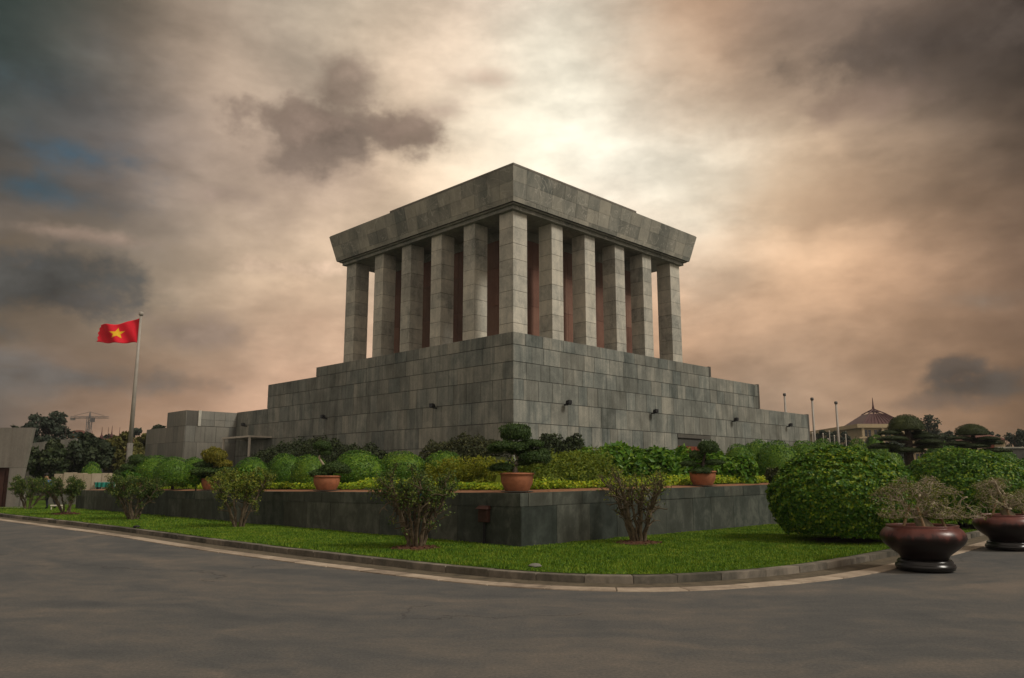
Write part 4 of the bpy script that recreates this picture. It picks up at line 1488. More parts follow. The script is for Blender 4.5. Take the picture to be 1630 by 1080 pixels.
def vase_shrub(px, yb, ytop, w, label, seed, leafy=1.0, mat='leaf_shrub', stems=8, mulch=True, tagged=False, open_=1.0, topmat=None):
    rs = RS(seed)
    b = atz(px, yb, LAWN_Z + .03)
    Y = b[1]
    H_ = at(px, ytop, Y)[2] - b[2]
    R_ = w / FPX * Y * .5
    t = thing('lawn_shrub', b, label, 'shrub', 'vase-shaped shrubs in a row on the lawn')
    sm_, lm = MB(), MB()
    tips, kn = [], []
    for k in range(stems):
        a = 2 * math.pi * (k + rs.uniform(-.3, .3)) / stems
        out = math.sqrt(rs.uniform(.12, 1.05))
        tgt = np.array([math.cos(a) * R_ * out, math.sin(a) * R_ * out, H_ * rs.uniform(.60, .74)])
        st = np.array([math.cos(a) * .12, math.sin(a) * .12, -.08])
        n_ = 9
        pts = []
        for i in range(n_):
            f_ = i / (n_ - 1)
            pts.append(b + st + (tgt - st) * np.array([f_ ** 1.2, f_ ** 1.2, f_]) + rs.normal(0, .018, 3) * (i > 0))
        sm_.tube(pts, np.linspace(.044, .024, n_) * rs.uniform(.7, 1.15) * (1 + .18 * rs.uniform(-1, 1, n_)), 7)
        for i in range(3, n_):
            for _ in range(3 if i > 4 else 1):
                d = np.array([tgt[0], tgt[1], 0]) * .35 / max(R_, .1) + rs.normal(0, .4, 3) + np.array([0, 0, .8])
                ln_ = rs.uniform(.14, .34) * H_ / 1.8
                pp, rr, dd = limb(rs, pts[i], d, ln_, .02, .010, 3, .28)
                if pp[-1][2] - b[2] > H_:
                    continue
                sm_.tube(pp, rr, 5)
                kn.append(pp[-1])
                for _ in range(2):
                    p2, r2, _d = limb(rs, pp[-1], dd + rs.normal(0, .4, 3) + (0, 0, .3), ln_ * .6, .012, .006, 2, .2)
                    if p2[-1][2] - b[2] > H_ * 1.02:
                        continue
                    sm_.tube(p2, r2, 4)
                    tips.append(p2[-1])
                    tips.append(p2[1])
    tips = np.array(tips)
    hrel = (tips[:, 2] - b[2]) / H_
    keep = rs.uniform(0, 1, len(tips)) < np.clip((hrel - .42) * 3.5 * leafy, .10 * leafy, 1)
    for q in tips[keep]:
        m_ = int(13 * leafy)
        pp = q + rs.normal(0, .052, (m_, 3))
        lm.quads(leaf_quads(rs, pp, rs.normal(0, 1, (m_, 3)), .042, .017, .6, .5))
    sm_.build('stems', M['bark'], t)
    lm.build('foliage', M[mat], t)
    if mulch:
        ring, nn = [], 26
        for k in range(nn):
            a = 2 * math.pi * k / nn
            rr = .52 * (1 + .1 * math.sin(3 * a + seed) + .07 * math.sin(7 * a + seed))
            ring.append((b[0] + rr * math.cos(a), b[1] + rr * math.sin(a), LAWN_Z + .02))
        MB().add(ring + [(*b[:2], LAWN_Z + .1)], [(k, (k + 1) % nn, nn) for k in range(nn)]).build('mulch_bed', M['mulch'], t)
        ch = MB()
        for k in range(240):
            a, rr = rs.uniform(0, 6.28), math.sqrt(rs.uniform(0, 1)) * .56
            c = np.array([b[0] + rr * math.cos(a), b[1] + rr * math.sin(a), LAWN_Z + .03 + .07 * (1 - rr / .56)])
            ch.quads(leaf_quads(rs, c[None], np.array([[0, 0, 1.]]), .05, .018, .5, .5))
        tag(ch.build('mulch_chip', M['mulch'], t), kind='stuff')
    if tagged:
        c = at(667, 789, Y - R_ * .7)
        MB().box(c[0] - .045, c[0] + .045, c[1], c[1] + .01, c[2] - .05, c[2] + .05).build('plastic_tag', M['tag'], t)
    return t


vase_shrub(45, 810, 755, 70, 'dark vase-shaped shrub nearest to the concrete gatehouse', 1, 2.4, 'leaf_shrub_g', 7, False)
vase_shrub(105, 818, 756, 62, 'narrow vase-shaped shrub, second from the gatehouse', 2, 2.2, 'leaf_shrub_g', 7)
vase_shrub(212, 826, 754, 72, 'dark vase-shaped shrub in front of the far end of the slate wall', 3, 2.1, 'leaf_shrub_g', 8, False)
vase_shrub(380, 838, 744, 88, 'yellow-topped vase-shaped shrub with forked pale stems', 4, 2.2, 'leaf_shrub', 7, False)
vase_shrub(662, 872, 738, 100, 'vase-shaped shrub on a mulch ring with a blue tag, left of the corner', 5, 1.15, 'leaf_shrub_g', 13, True, True)
vase_shrub(1016, 864, 738, 98, 'sparse vase-shaped shrub on a mulch ring, right of the corner', 6, .5, 'leaf_shrub', 13, True)
for px, py, lb in ((851, 901, 'small pale stone lying on the lawn below the wall corner'), (217, 839, 'small dark lump lying on the lawn near the kerb, far left')):
    p = atz(px, py, LAWN_Z + .03)
    v = ICO_V * np.array([.11, .08, .04]) * (1 + .08 * wave_noise(RS(px), ICO_V, 2.))[:, None]
    tag(MB().add(v + p, ICO_F).build('lawn_stone', M['pale_stone'] if px > 500 else M['black'], None, None, True), lb, 'stone')

# ------------------------------------------------------------------ glazed pots with bare bonsai on the road edge
GL = [(.0, .20), (.37, .20), (.395, .22), (.42, .27), (.54, .36), (.66, .47), (.71, .56), (.70, .63), (.655, .70), (.60, .745), (.585, .755), (.60, .775), (.595, .79), (.56, .79), (.55, .76), (.56, .70), (.0, .69)]
GS = [(.0, .0), (.43, .0), (.475, .02), (.495, .07), (.485, .11), (.45, .125), (.46, .15), (.43, .19), (.38, .205), (.0, .206)]


def bare_bonsai(px, yb, label_p, label_t, seed, s=1.0):
    rs = RS(seed)
    b = atz(px, yb, 0)
    b[1] += .46
    b[0] *= b[1] / (b[1] - .46)
    b[2] = .014
    t = thing('glazed_pot', b, label_p, 'pot', 'big glazed pots at the road edge')
    MB().lathe(GL, 44, (0, 0, 0)).build('pot_body', M['glaze'], t, sc(b, (s, s, s)), True)
    MB().lathe(GS, 40, (0, 0, 0)).build('stand', M['glaze_black'], t, sc(b, (s, s, s)), True)
    MB().lathe([(.0, 0), (.55, 0), (.4, .03), (.0, .05)], 24, (0, 0, .692)).build('soil', M['soil'], t, sc(b, (s, s, s)))
    o = b + np.array([0, 0, .72 * s])
    bt = thing('bare_bonsai', o, label_t, 'bonsai', 'bare bonsai trees in glazed pots')
    tm, lm = MB(), MB()
    tr = [o + np.array(q) * s for q in ((.08, 0, -.06), (.05, 0, .05), (-.02, .02, .16), (-.05, .0, .28), (.0, -.02, .40), (.03, 0, .5))]
    tm.tube(tr, [.17, .13, .10, .085, .075, .05], 10)
    for k in range(6):                                     # surface roots
        a = k * 1.05 + .3
        tm.tube([tr[0] + (0, 0, .06), tr[0] + np.array([.2 * math.cos(a), .2 * math.sin(a), .05]), tr[0] + np.array([.36 * math.cos(a), .34 * math.sin(a), -.02])], [.08, .05, .02], 6)
    tips = []

    def grow(p, d, ln_, r, lvl):
        pts, rad, dd = limb(rs, p, d, ln_, r, max(r * .6, .0035), 5, .36, .03)
        lim = o[2] + s * (.86 - .42 * np.minimum(np.hypot(pts[:, 0] - o[0], pts[:, 1] - o[1]) / (.95 * s), 1.2) ** 2)
        over = np.maximum(pts[:, 2] - lim, 0)
        pts[:, 2] -= over * .55                            # pinched-back crown: a low uneven dome
        low_ = o[2] + .20 * s
        pts[:, 2] = np.where(pts[:, 2] < low_, low_ + (low_ - pts[:, 2]) * .35, pts[:, 2])   # no growth hangs over the rim
        tm.tube(pts, rad, 7 if lvl == 0 else (5 if lvl < 3 else 4))
        if lvl >= 4:
            tips.append(pts[-1])
            tips.append(pts[-3])
            return
        for i in (2, 3, 4, 5):
            if i < 5 and rs.uniform() < (.1, .15, .38, .58, .5)[lvl]:
                continue
            nd = unit(dd) + rs.normal(0, .7, 3) * np.array([1, 1, .75]) + np.array([0, 0, .08])
            grow(pts[i], nd, ln_ * rs.uniform(.5, .8), max(rad[i] * .6, .004), lvl + 1)
    for k in range(8):
        a = 2 * math.pi * k / 8 + rs.uniform(-.3, .3)
        st = tr[3 + k % 3]
        grow(st, (math.cos(a), math.sin(a) * .9, rs.uniform(.05, .65)), rs.uniform(.46, .62) * s, .034 * s, 0)
    tm.build('trunk_and_branches', M['bark_pale'], bt, smooth=True)
    tips_ = np.array(tips)
    sel = tips_[rs.uniform(0, 1, len(tips_)) < .7]
    pp = np.repeat(sel, 4, 0) + rs.normal(0, .028, (len(sel) * 4, 3))
    lm.quads(leaf_quads(rs, pp, rs.normal(0, 1, pp.shape), .028, .012, .6, .5))
    lm.build('sparse_leaves', M['leaf_bonsai'], bt)
    for k, (ax, ay, tx, tz) in enumerate(((-.42, -.12, -.2, .42), (-.12, -.36, -.1, .38), (.40, -.1, .22, .45))):
        MB().tube([o + np.array([ax, ay, -.03]) * s, o + np.array([tx, ay * .3, tz]) * s], [.027, .024], 7).build('prop_stick', M['bamboo'], bt)


bare_bonsai(1474, 914, 'big dripped red-brown glazed pot, wholly in view at the road edge', 'bare spreading bonsai with three prop sticks in the nearer glazed pot', 21, 1.0)
bare_bonsai(1608, 879, 'big dripped red-brown glazed pot cut off by the right edge', 'bare spreading bonsai in the farther glazed pot at the right edge', 22, 1.0)

# ------------------------------------------------------------------ cloud-pruned trees on the right


def cloud_tree(px, Y, ydome, wdome, ydb, plist, ybase, label, seed, trunk_w):
    p = at(px, ydome, Y)
    k = Y / FPX
    z0 = .13
    t = thing('cloud_pruned_tree', (p[0], Y, z0), label, 'tree', 'cloud-pruned trees beyond the domed bushes')
    zb = at(px, ydb, Y)[2]
    r = wdome * k * .5
    inst('foliage_dome', DOMES[seed % 2], t, sc((p[0], Y, zb), (r, r, p[2] - zb), seed))
    rs = RS(seed)
    pts = [(p[0] + .1, Y, z0 - .1), (p[0] + .12, Y, z0 + 1.5), (p[0] + .02, Y, (z0 + zb) * .5 + .6), (p[0] + .12, Y, zb - .4), (p[0], Y, zb + .3)]
    MB().tube(pts, [trunk_w, trunk_w * .9, trunk_w * .7, trunk_w * .5, trunk_w * .35], 9).build('trunk', M['bark_dark'], t, smooth=True)
    for i, (x, y, w, h) in enumerate(plist):
        c = at(x, y, Y) + np.array([0, (rs.uniform(-1, 1)) * .7, 0])
        MB().tube([(p[0], Y, c[2] - .15), (p[0] + (c[0] - p[0]) * .5, (Y + c[1]) / 2, c[2] - .12), c], [.12, .09, .05], 6).build('branch', M['bark_dark'], t)
        inst('foliage_pad', PADS_D[i % 3], t, sc(c, (w * k * .5, w * k * .42, h * k * .5 / .34), i * 1.9))


cloud_tree(1440, 45, 660, 54, 684, [(1415, 690, 38, 9), (1466, 690, 34, 9), (1412, 700, 50, 10), (1468, 696, 40, 9), (1472, 705, 50, 11), (1400, 712, 46, 12), (1474, 712, 40, 9), (1440, 718, 62, 11)], 730, 'cloud-pruned tree with a domed top, in front of the pavilion roof', 1, .36)
cloud_tree(1545, 52, 675, 48, 692, [(1527, 698, 34, 7), (1562, 700, 40, 8), (1525, 707, 46, 9), (1570, 706, 44, 9), (1548, 711, 60, 9), (1580, 718, 50, 9)], 730, 'cloud-pruned tree with a domed top, farther right of the pavilion', 2, .3)
for i, (px, yt, w, Y, lb) in enumerate([
        (1392, 694, 40, 60, 'round bush left of the first cloud-pruned tree'), (1362, 702, 44, 58, 'low grey-green bush below the pavilion wall'), (1330, 706, 46, 54, 'low green bush beside the bare flagpoles'),
        (1408, 708, 60, 50, 'low bush at the foot of the first cloud-pruned tree'), (1500, 706, 60, 62, 'low bush between the two cloud-pruned trees'), (1596, 716, 50, 60, 'low dark bush right of the second cloud-pruned tree')]):
    bush_ball(px, yt, w, Y, lb, i, .13, BALLS, 'background_bush', 'bush', 'bushes before the far trees on the right')

# ------------------------------------------------------------------ gatehouse, stand and things at the left edge
A_ = atz(22, 808, .13)
gx, gy = A_[0], A_[1]
t = thing('gatehouse', (gx, gy, .13), 'battered grey concrete gatehouse with a brown door at the left edge', 'gatehouse')
H_ = at(40, 681, gy)[2]
HM = 2.35


def gwall(z):
    return gx + .50 * (z - .1) / (H_ - .1) * 1.08


mb = MB()
f_ = lambda x0, x1, y0, y1, z: [(x0, y0, z), (x1, y0, z), (x1, y1, z), (x0, y1, z)]
dx1, dh = at(13.5, 760, gy)[0], at(13, 745, gy)[2]
mb.hexa(f_(dx1, gwall(.0), gy, gy + .3, .0), f_(dx1, gwall(dh), gy, gy + .3, dh))
fixn(mb.build('pier', M['concrete'], t))
fixn(MB().hexa(f_(gx - 9, gwall(dh), gy, gy + .3, dh + .012), f_(gx - 9, gwall(H_), gy, gy + .3, H_)).build('upper_wall', M['concrete'], t))
fixn(MB().box(gx - 9, gx - 4.5, gy, gy + .3, 0, dh - .006).build('pier', M['concrete'], t))
dd = fixn(MB().box(gx - 4.49, dx1 - .005, gy + .2, gy + .28, 0, dh).build('door', M['door_dark'], t))
for k in range(7):
    fixn(MB().box(gx - 4.4 + k * .62, gx - 3.86 + k * .62, gy + .16, gy + .2, .1, dh - .15).build('door_plank', M['door_dark'], dd))
fixn(MB().box(gx - .6, gx + .12, gy + .31, gy + .8, .05, .95).build('plinth', M['concrete'], t))
pv = tag(MB().add([(gx - 9, gy - 1.7, .142), (gx + 1.3, gy - 1.0, .142), (gx + 1.6, gy - .02, .142), (gx - 9, gy - .02, .142)], [(0, 1, 2, 3)]).build('gatehouse_paving', M['concrete']), kind='structure')

# viewing stand wall behind the left trees
t = thing('viewing_stand', (at(75, 740, 66)[0], 66, .1), 'long grey concrete viewing stand half hidden by the left trees', 'stand')
a, b, c, d = at(30, 708, 66), at(120, 698, 66), at(120, 722, 66), at(30, 722, 66)
fixn(MB().hexa([(d[0], 66, c[2]), (c[0], 66, c[2]), (c[0], 74, c[2]), (d[0], 74, c[2])], [(a[0], 66, a[2]), (b[0], 66, b[2]), (b[0], 74, b[2]), (a[0], 74, a[2])]).build('parapet', M['concrete'], t))
fixn(MB().box(d[0] + .2, c[0] - .2, 66.4, 73, 0, c[2] - .01).build('lower_wall', M['stone_core'], t))
q0, q1 = at(96, 732, 60), at(128, 770, 60)
t = thing('low_concrete_wall', ((q0[0] + q1[0]) / 2, 60, .1), 'dark low concrete block wall between the left trees', 'wall')
fixn(MB().box(q0[0], q1[0], 60, 62, 0, q0[2]).build('wall_body', M['concrete'], t))
fixn(MB().box(q0[0] - .1, q1[0] + .1, 59.9, 62.1, q0[2] + .003, q0[2] + .15).build('coping', M['stone'], t))

# beige stone bench wall of blocks
BY = 46.0
l_, r_ = at(86, 754, BY), at(174, 754, BY)
t = thing('stone_bench_wall', ((l_[0] + r_[0]) / 2, BY, .2), 'low wall of beige marble blocks behind the far left shrubs', 'wall')
rs = RS(61)
x = l_[0]
while x < r_[0] - .1:
    w = min(rs.uniform(.42, .62), r_[0] - x)
    hh_ = rs.uniform(-.04, .06)
    slab('marble_block', np.array([x + .012, BY + rs.uniform(-.03, .03), .9]), (w - .024, 0, 0), (0, .5, 0), (0, 0, l_[2] - .9 + hh_), M['beige'], t)
    x += w
fixn(MB().box(l_[0], r_[0] + 2.5, BY - .3, BY + .6, .1, .88).build('footing', M['pale_stone'], t))
for px in (145, 166, 178):
    p = at(px, 770, BY - 1)
    t = thing('stone_urn', (p[0], BY - .15, .885), {145: 'dark stone pedestal left of the turquoise sheeting', 166: 'pale stone pedestal before the turquoise sheeting', 178: 'pale stone pedestal right of the turquoise sheeting'}[px], 'pedestal', 'small pedestals by the marble wall')
    MB().lathe([(.0, 0), (.2, 0), (.22, .06), (.13, .12), (.15, .3), (.22, .36), (.22, .4), (.0, .41)], 14, (p[0], BY - .15, .885)).build('shaft', M['beige'] if px != 145 else M['black'], t, smooth=True)
    MB().lathe([(.0, 0), (.26, 0), (.27, .05), (.0, .06)], 14, (p[0], BY - .15, 1.297)).build('cap', M['beige'] if px != 145 else M['black'], t)
tq0, tq1 = at(152, 768, BY - .5), at(182, 773, BY - .5)
t = thing('turquoise_barrier', ((tq0[0] + tq1[0]) / 2, BY - .5, .9), 'low turquoise sheeting on a rail at the end of the marble wall', 'barrier')
n_ = 16
mb = MB()
for i in range(n_ + 1):
    xx = tq0[0] + (tq1[0] - tq0[0]) * i / n_
    for z in (tq1[2] - .1, tq0[2]):
        mb.add([(xx, BY - .5 + .05 * math.sin(i * 1.7), z)], [])
mb.f = [(2 * i, 2 * i + 2, 2 * i + 3, 2 * i + 1) for i in range(n_)]
mb.build('sheet', M['turq'], t).modifiers.new('thickness', 'SOLIDIFY').thickness = .02
MB().tube([(tq0[0] - .1, BY - .42, tq0[2]), (tq1[0] + .1, BY - .42, tq0[2])], .03, 6).build('rail', M['steel'], t)
for x_ in (tq0[0], tq1[0]):
    MB().tube([(x_, BY - .42, .1), (x_, BY - .42, tq0[2])], .03, 6).build('leg', M['steel'], t)
# white cart rail seen between the first two shrubs
p = atz(84, 810, .2)
t = thing('white_rail', (p[0], p[1] + .4, .13), 'short white rail on the grass between the first two shrubs', 'rail')
MB().tube([(p[0] - .35, p[1] + .4, .32), (p[0] + .25, p[1] + .4, .32)], .04, 8).build('bar', M['white'], t)
for q in (-.3, .2):
    MB().tube([(p[0] + q, p[1] + .4, .1), (p[0] + q, p[1] + .4, .32)], .025, 6).build('leg', M['white'], t)


# person stooping behind the first shrub
def person(loc, face, label):
    me = bpy.data.meshes.new('body')
    V = [(0, 0, .86), (0, .04, 1.02), (0, .13, 1.20), (0, .22, 1.34), (0, .30, 1.42), (0, .36, 1.50), (0, .40, 1.60),
         (-.10, .0, .80), (-.12, .10, .46), (-.12, .02, .09), (-.12, .15, .04), (.10, .0, .80), (.12, -.10, .46), (.12, -.24, .11), (.12, -.11, .04),
         (-.19, .21, 1.32), (-.25, .28, 1.08), (-.22, .46, .94), (-.21, .53, .90), (.19, .21, 1.32), (.25, .26, 1.08), (.22, .44, .95), (.21, .51, .91)]
    E_ = [(0, 1), (1, 2), (2, 3), (3, 4), (4, 5), (5, 6), (0, 7), (7, 8), (8, 9), (9, 10), (0, 11), (11, 12), (12, 13), (13, 14), (3, 15), (15, 16), (16, 17), (17, 18), (3, 19), (19, 20), (20, 21), (21, 22)]
    Rr = [.155, .15, .165, .165, .06, .085, .10, .095, .062, .045, .04, .095, .062, .045, .04, .068, .05, .038, .042, .068, .05, .038, .042]
    me.from_pydata(V, E_, [])
    o = bpy.data.objects.new('body', me)
    COL.objects.link(o)
    md = o.modifiers.new('skin', 'SKIN')
    sv = me.skin_vertices[0].data
    for i, r in enumerate(Rr):
        sv[i].radius = (r, r * (.75 if i in (1, 2, 3) else 1))
    sv[0].use_root = True
    o.modifiers.new('sub', 'SUBSURF').levels = 2
    o.modifiers['sub'].render_levels = 2
    dg = bpy.context.evaluated_depsgraph_get()
    ev = bpy.data.meshes.new_from_object(o.evaluated_get(dg))
    bpy.data.objects.remove(o)
    for k in ('skin', 'shirt', 'trousers', 'black'):
        ev.materials.append(M[k])
    for p_ in ev.polygons:
        c = p_.center
        p_.use_smooth = True
        if c.z < .10:
            p_.material_index = 3
        elif c.z < .88 and c.y < .24 and abs(c.x) < .24:
            p_.material_index = 2
        elif c.z < 1.40 and c.y < .36 and not (c.y > .33 and c.z < 1.03):
            p_.material_index = 1
    t = thing('person', loc, label, 'person')
    mw = T(Vector(loc)) @ Matrix.Rotation(face, 4, 'Z')
    body = link(bpy.data.objects.new('body', ev), t, mw)
    hv = ICO_V * np.array([.105, .115, .10]) + np.array([0, .385, 1.635])
    hv = hv[:, :]
    hf = [f for f in ICO_F if np.mean([hv[i][2] for i in f]) > 1.60 or np.mean([hv[i][1] for i in f]) < .36]
    MB().add(hv, hf).build('hair', M['hair'], t, mw, True)
    for s_ in (-1, 1):                                     # fingers
        mbf = MB()
        for k in range(5):
            b0_ = np.array([s_ * .21 + (k - 2) * .017, .53, .89])
            ln_ = (.05, .07, .075, .07, .055)[k]
            mbf.tube([b0_, b0_ + np.array([0, .02, -ln_ * .5]), b0_ + np.array([0, .015, -ln_])], [.010, .009, .007], 5)
        mbf.build('fingers', M['skin'], t, mw)


pp_ = atz(73, 811, .13)
person((pp_[0], pp_[1] + .3, .13), math.radians(75), 'person in blue shirt and dark trousers stooping behind the first lawn shrub')

# ------------------------------------------------------------------ trees and buildings far left
GT = 'trees beyond the terrace on the left'
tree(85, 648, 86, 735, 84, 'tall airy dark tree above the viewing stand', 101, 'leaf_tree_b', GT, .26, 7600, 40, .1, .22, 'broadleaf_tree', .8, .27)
tree(42, 672, 60, 735, 92, 'dark tree just above the gatehouse corner', 102, 'leaf_tree', GT, .45, 3000, 16, .1, .2)
tree(12, 668, 44, 735, 96, 'far tree peeping over the gatehouse roof', 103, 'leaf_tree', GT, .45, 1500, 10, .1, .2)
tree(84, 700, 66, 755, 54, 'dense dark tree in front of the viewing stand', 104, 'leaf_dark', GT, .26, 5600, 24, .1, .25)
tree(150, 690, 72, 765, 55, 'loose green tree between the marble wall and the ochre villa', 105, 'leaf_tree', GT, .26, 5200, 24, .1, .35)
tree(118, 708, 44, 765, 56, 'small green tree squeezed between two larger left trees', 106, 'leaf_tree', GT, .26, 2600, 14, .1, .3)
tree(197, 682, 60, 740, 72, 'pale yellowish-green tree left of the flagpole', 107, 'leaf_tree_y', GT, .32, 4600, 22, .1, .25)
tree(236, 690, 40, 740, 88, 'green tree right behind the foot of the flagpole', 108, 'leaf_tree_y', GT, .36, 2600, 16, .1, .25)
tree(250, 668, 34, 730, 112, 'bushy tree against the corner of the side wing', 109, 'leaf_tree', GT, .5, 2400, 16, .1, .3)
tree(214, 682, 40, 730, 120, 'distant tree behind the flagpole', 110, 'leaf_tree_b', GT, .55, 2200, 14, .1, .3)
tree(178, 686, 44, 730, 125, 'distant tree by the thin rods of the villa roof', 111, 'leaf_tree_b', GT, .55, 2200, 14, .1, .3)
bush_ball(148, 738, 36, 50, 'small round green bush behind the marble wall', 1, .13, BALLS, 'background_bush', 'bush', 'bushes behind the marble wall')
# ochre villa
VY = 95.0
v0, v1 = at(140, 735, VY), at(188, 735, VY)
t = thing('ochre_villa', ((v0[0] + v1[0]) / 2, VY, .1), 'ochre columned villa with tiled roof glimpsed between the left trees', 'villa')
wz = at(150, 731, VY)[2]
fixn(MB().box(v0[0] - 5, v1[0] + 1, VY + 1.5, VY + 12, 0, at(150, 712, VY)[2]).build('wall', M['ochre'], t))
for k in range(5):
    x_ = v0[0] + .5 + k * .78
    MB().lathe([(.0, 0), (.17, 0), (.17, .2), (.13, .3), (.12, wz - .5), (.18, wz - .3), (.18, wz - .15), (.0, wz - .14)], 12, (x_, VY + .3, .1)).build('column', M['ochre'], t, smooth=True)
    fixn(MB().box(x_ + .25, x_ + .55, VY + 1.46, VY + 1.5, 1.0, wz - .4).build('window', M['glass'], t))
fixn(MB().box(v0[0] - .3, v1[0] + .3, VY - .1, VY + 1.49, wz + .0, wz + .35).build('entablature', M['cream'], t))
rz = at(150, 712, VY)[2]
gab = at(121, 690, VY)
rf = fixn(MB().hexa([(v0[0] - 6, VY + .8, rz + .01), (v1[0] + 2, VY + .8, rz + .01), (v1[0] + 2, VY + 13, rz + .01), (v0[0] - 6, VY + 13, rz + .01)],
                    [(v0[0] - 2, VY + 6, rz + 1.3), (v1[0] - 2, VY + 6, rz + 1.3), (v1[0] - 2, VY + 7, rz + 1.3), (v0[0] - 2, VY + 7, rz + 1.3)]).build('roof', M['roof_tile'], t))
fixn(MB().box(gab[0] - .6, gab[0] + .6, VY + .2, VY + 1.49, gab[2] - 1.8, gab[2]).build('gable_bay', M['ochre'], t))
fixn(MB().hexa(f_(gab[0] - .8, gab[0] + .8, VY, VY + 1.6, gab[2] + .003), f_(gab[0] - .3, gab[0] + .3, VY + .5, VY + 1, gab[2] + .4)).build('gable_cap', M['roof_tile'], t))
for px, yt in ((147, 686), (163, 680), (173, 680), (179, 678), (191, 680)):
    p = at(px, yt, VY + 6.5)
    MB().lathe([(.20, -1.2), (.21, -.8), (.24, -.75), (.08, -.4), (.04, 0.), (.02, .6)] if px in (147, 163, 179) else [(.035, -2.), (.035, -1), (.03, 0), (.02, .6)], 8, (p[0], VY + 6.5, p[2] - .6)).build('roof_finial', M['roof'], t)
    MB().tube([(p[0], VY + 6.5, rz + 1.), (p[0], VY + 6.5, p[2] - 1.5)], .05, 6).build('roof_mast', M['roof'], t)
# tower crane
CY = 260.0
c0, c1 = at(139.5, 700, CY), at(141.5, 656, CY)
t = thing('tower_crane', (c0[0], CY, 0), 'distant grey tower crane with a long level jib', 'crane')
mb = MB()
mw_ = .55
zt = at(141, 664, CY)[2]
for sx in (-1, 1):
    for sy in (-1, 1):
        mb.tube([(c0[0] + sx * mw_, CY + sy * mw_, 0), (c0[0] + sx * mw_, CY + sy * mw_, zt)], .15, 4)
k = 0
z = 6.0
while z < zt - 1:
    for sy in (-1, 1):
        mb.tube([(c0[0] - mw_ * (1 if k % 2 else -1), CY + sy * mw_, z), (c0[0] + mw_ * (1 if k % 2 else -1), CY + sy * mw_, z + 1.2)], .09, 4)
    z += 1.2
    k += 1
mb.build('mast', M['steel_dark'], t)
jl, jr = at(112, 666, CY), at(173, 666, CY)
zj = zt - .4
mb = MB()
for dz_, dy_ in ((0, -.3), (0, .3), (.5, 0)):
    mb.tube([(jl[0], CY + dy_, zj + dz_), (jr[0], CY + dy_, zj + dz_)], .08, 4)
x_ = jl[0]
k = 0
while x_ < jr[0] - .8:
    mb.tube([(x_, CY - .3, zj), (x_ + .8, CY, zj + .5)] if k % 2 == 0 else [(x_, CY, zj + .5), (x_ + .8, CY + .3, zj)], .05, 4)
    x_ += .8
    k += 1
mb.build('jib', M['steel_dark'], t)
ap = (c0[0], CY, c1[2])
mb = MB()
mb.tube([(c0[0], CY, zj), ap], [.45, .12], 5)
mb.tube([ap, (jl[0] + 1.2, CY, zj + .8)], .06, 4)
mb.tube([ap, (jr[0] - 1.5, CY, zj + .8)], .06, 4)
mb.build('apex_and_ties', M['steel_dark'], t)
fixn(MB().box(jl[0] + .2, jl[0] + 1.5, CY - .4, CY + .4, zj - .7, zj - .1).build('counterweight', M['concrete'], t))
fixn(MB().box(c0[0] + .7, c0[0] + 1.5, CY - .6, CY + .6, zj - 1.3, zj - .1).build('cab', M['steel_dark'], t))

# ------------------------------------------------------------------ pavilion and trees far right
PY = 170.0
k_ = PY / FPX
e0, e1, ap, l0, l1 = at(1371, 676.5, PY), at(1449, 676.5, PY), at(1411, 648, PY), at(1397, 657, PY), at(1425, 657, PY)
t = thing('pavilion_hall', (at(1405, 700, PY)[0], PY, 0), 'distant cream hall with a steep red-brown pyramid roof and spire', 'building')
cx_ = (e0[0] + e1[0]) / 2
hw = (e1[0] - e0[0]) / 2
kw = hw * .98


def sqr(cx, cy, h_, z):
    return [(cx - h_, cy - h_, z), (cx + h_, cy - h_, z), (cx + h_, cy + h_, z), (cx - h_, cy + h_, z)]


PC = PY + hw
rh = (l1[0] - l0[0]) / 2
rf = fixn(MB().hexa(sqr(cx_, PC, hw, e0[2]), sqr(cx_, PC, rh, l0[2])).build('roof', M['roof'], t))
for s_ in range(12):
    f0 = -1 + 2 * (s_ + .5) / 12
    MB().tube([(cx_ + f0 * hw, PC - hw - .03, e0[2] + .05), (cx_ + f0 * rh, PC - rh - .03, l0[2] + .05)], .09, 4).build('roof_rib', M['roof'], rf)
mb = MB()
for a, b in ((-1, -1), (1, -1), (1, 1), (-1, 1)):
    mb.tube([(cx_ + a * rh, PC + b * rh, l0[2]), (cx_, PC, ap[2])], .13, 5)
for a in (-.4, .4):
    mb.tube([(cx_ + a * rh, PC - rh, l0[2]), (cx_ + a * rh * .15, PC - rh * .1, ap[2] - .5)], .12, 4)
    mb.tube([(cx_ + a * rh, PC + rh, l0[2]), (cx_ + a * rh * .15, PC + rh * .1, ap[2] - .5)], .12, 4)
for b in (-1, 1):
    mb.tube([(cx_ - rh * .5, PC + b * rh * .5, (l0[2] + ap[2]) / 2), (cx_ + rh * .5, PC + b * rh * .5, (l0[2] + ap[2]) / 2)], .14, 4)
mb.build('roof_lattice', M['roof'], t)
sp = at(1410, 634, PY)
MB().tube([(cx_, PC, ap[2] - .4), (cx_, PC, (ap[2] + sp[2]) / 2), (cx_, PC, sp[2] + .6)], [.35, .15, .05], 6).build('spire', M['roof'], t)
fixn(MB().hexa(sqr(cx_, PC, hw * .94, at(0, 684, PY)[2]), sqr(cx_, PC, hw * .94, e0[2] - .01)).build('upper_wall', M['cream'], t))
w0_, w1_ = at(1352, 679, PY), at(1470, 679, PY)
zw = at(1380, 683, PY)[2]
zm = w0_[2]
wl = fixn(MB().box(w0_[0] + 1.2, w1_[0], PY - 3, PY + 30, 0, zw).build('wall', M['cream'], t))
fixn(MB().box(w0_[0], w1_[0] + 1, PY - 4, PY + 31, zw + .005, zw + .8).build('eave', M['cream'], t))
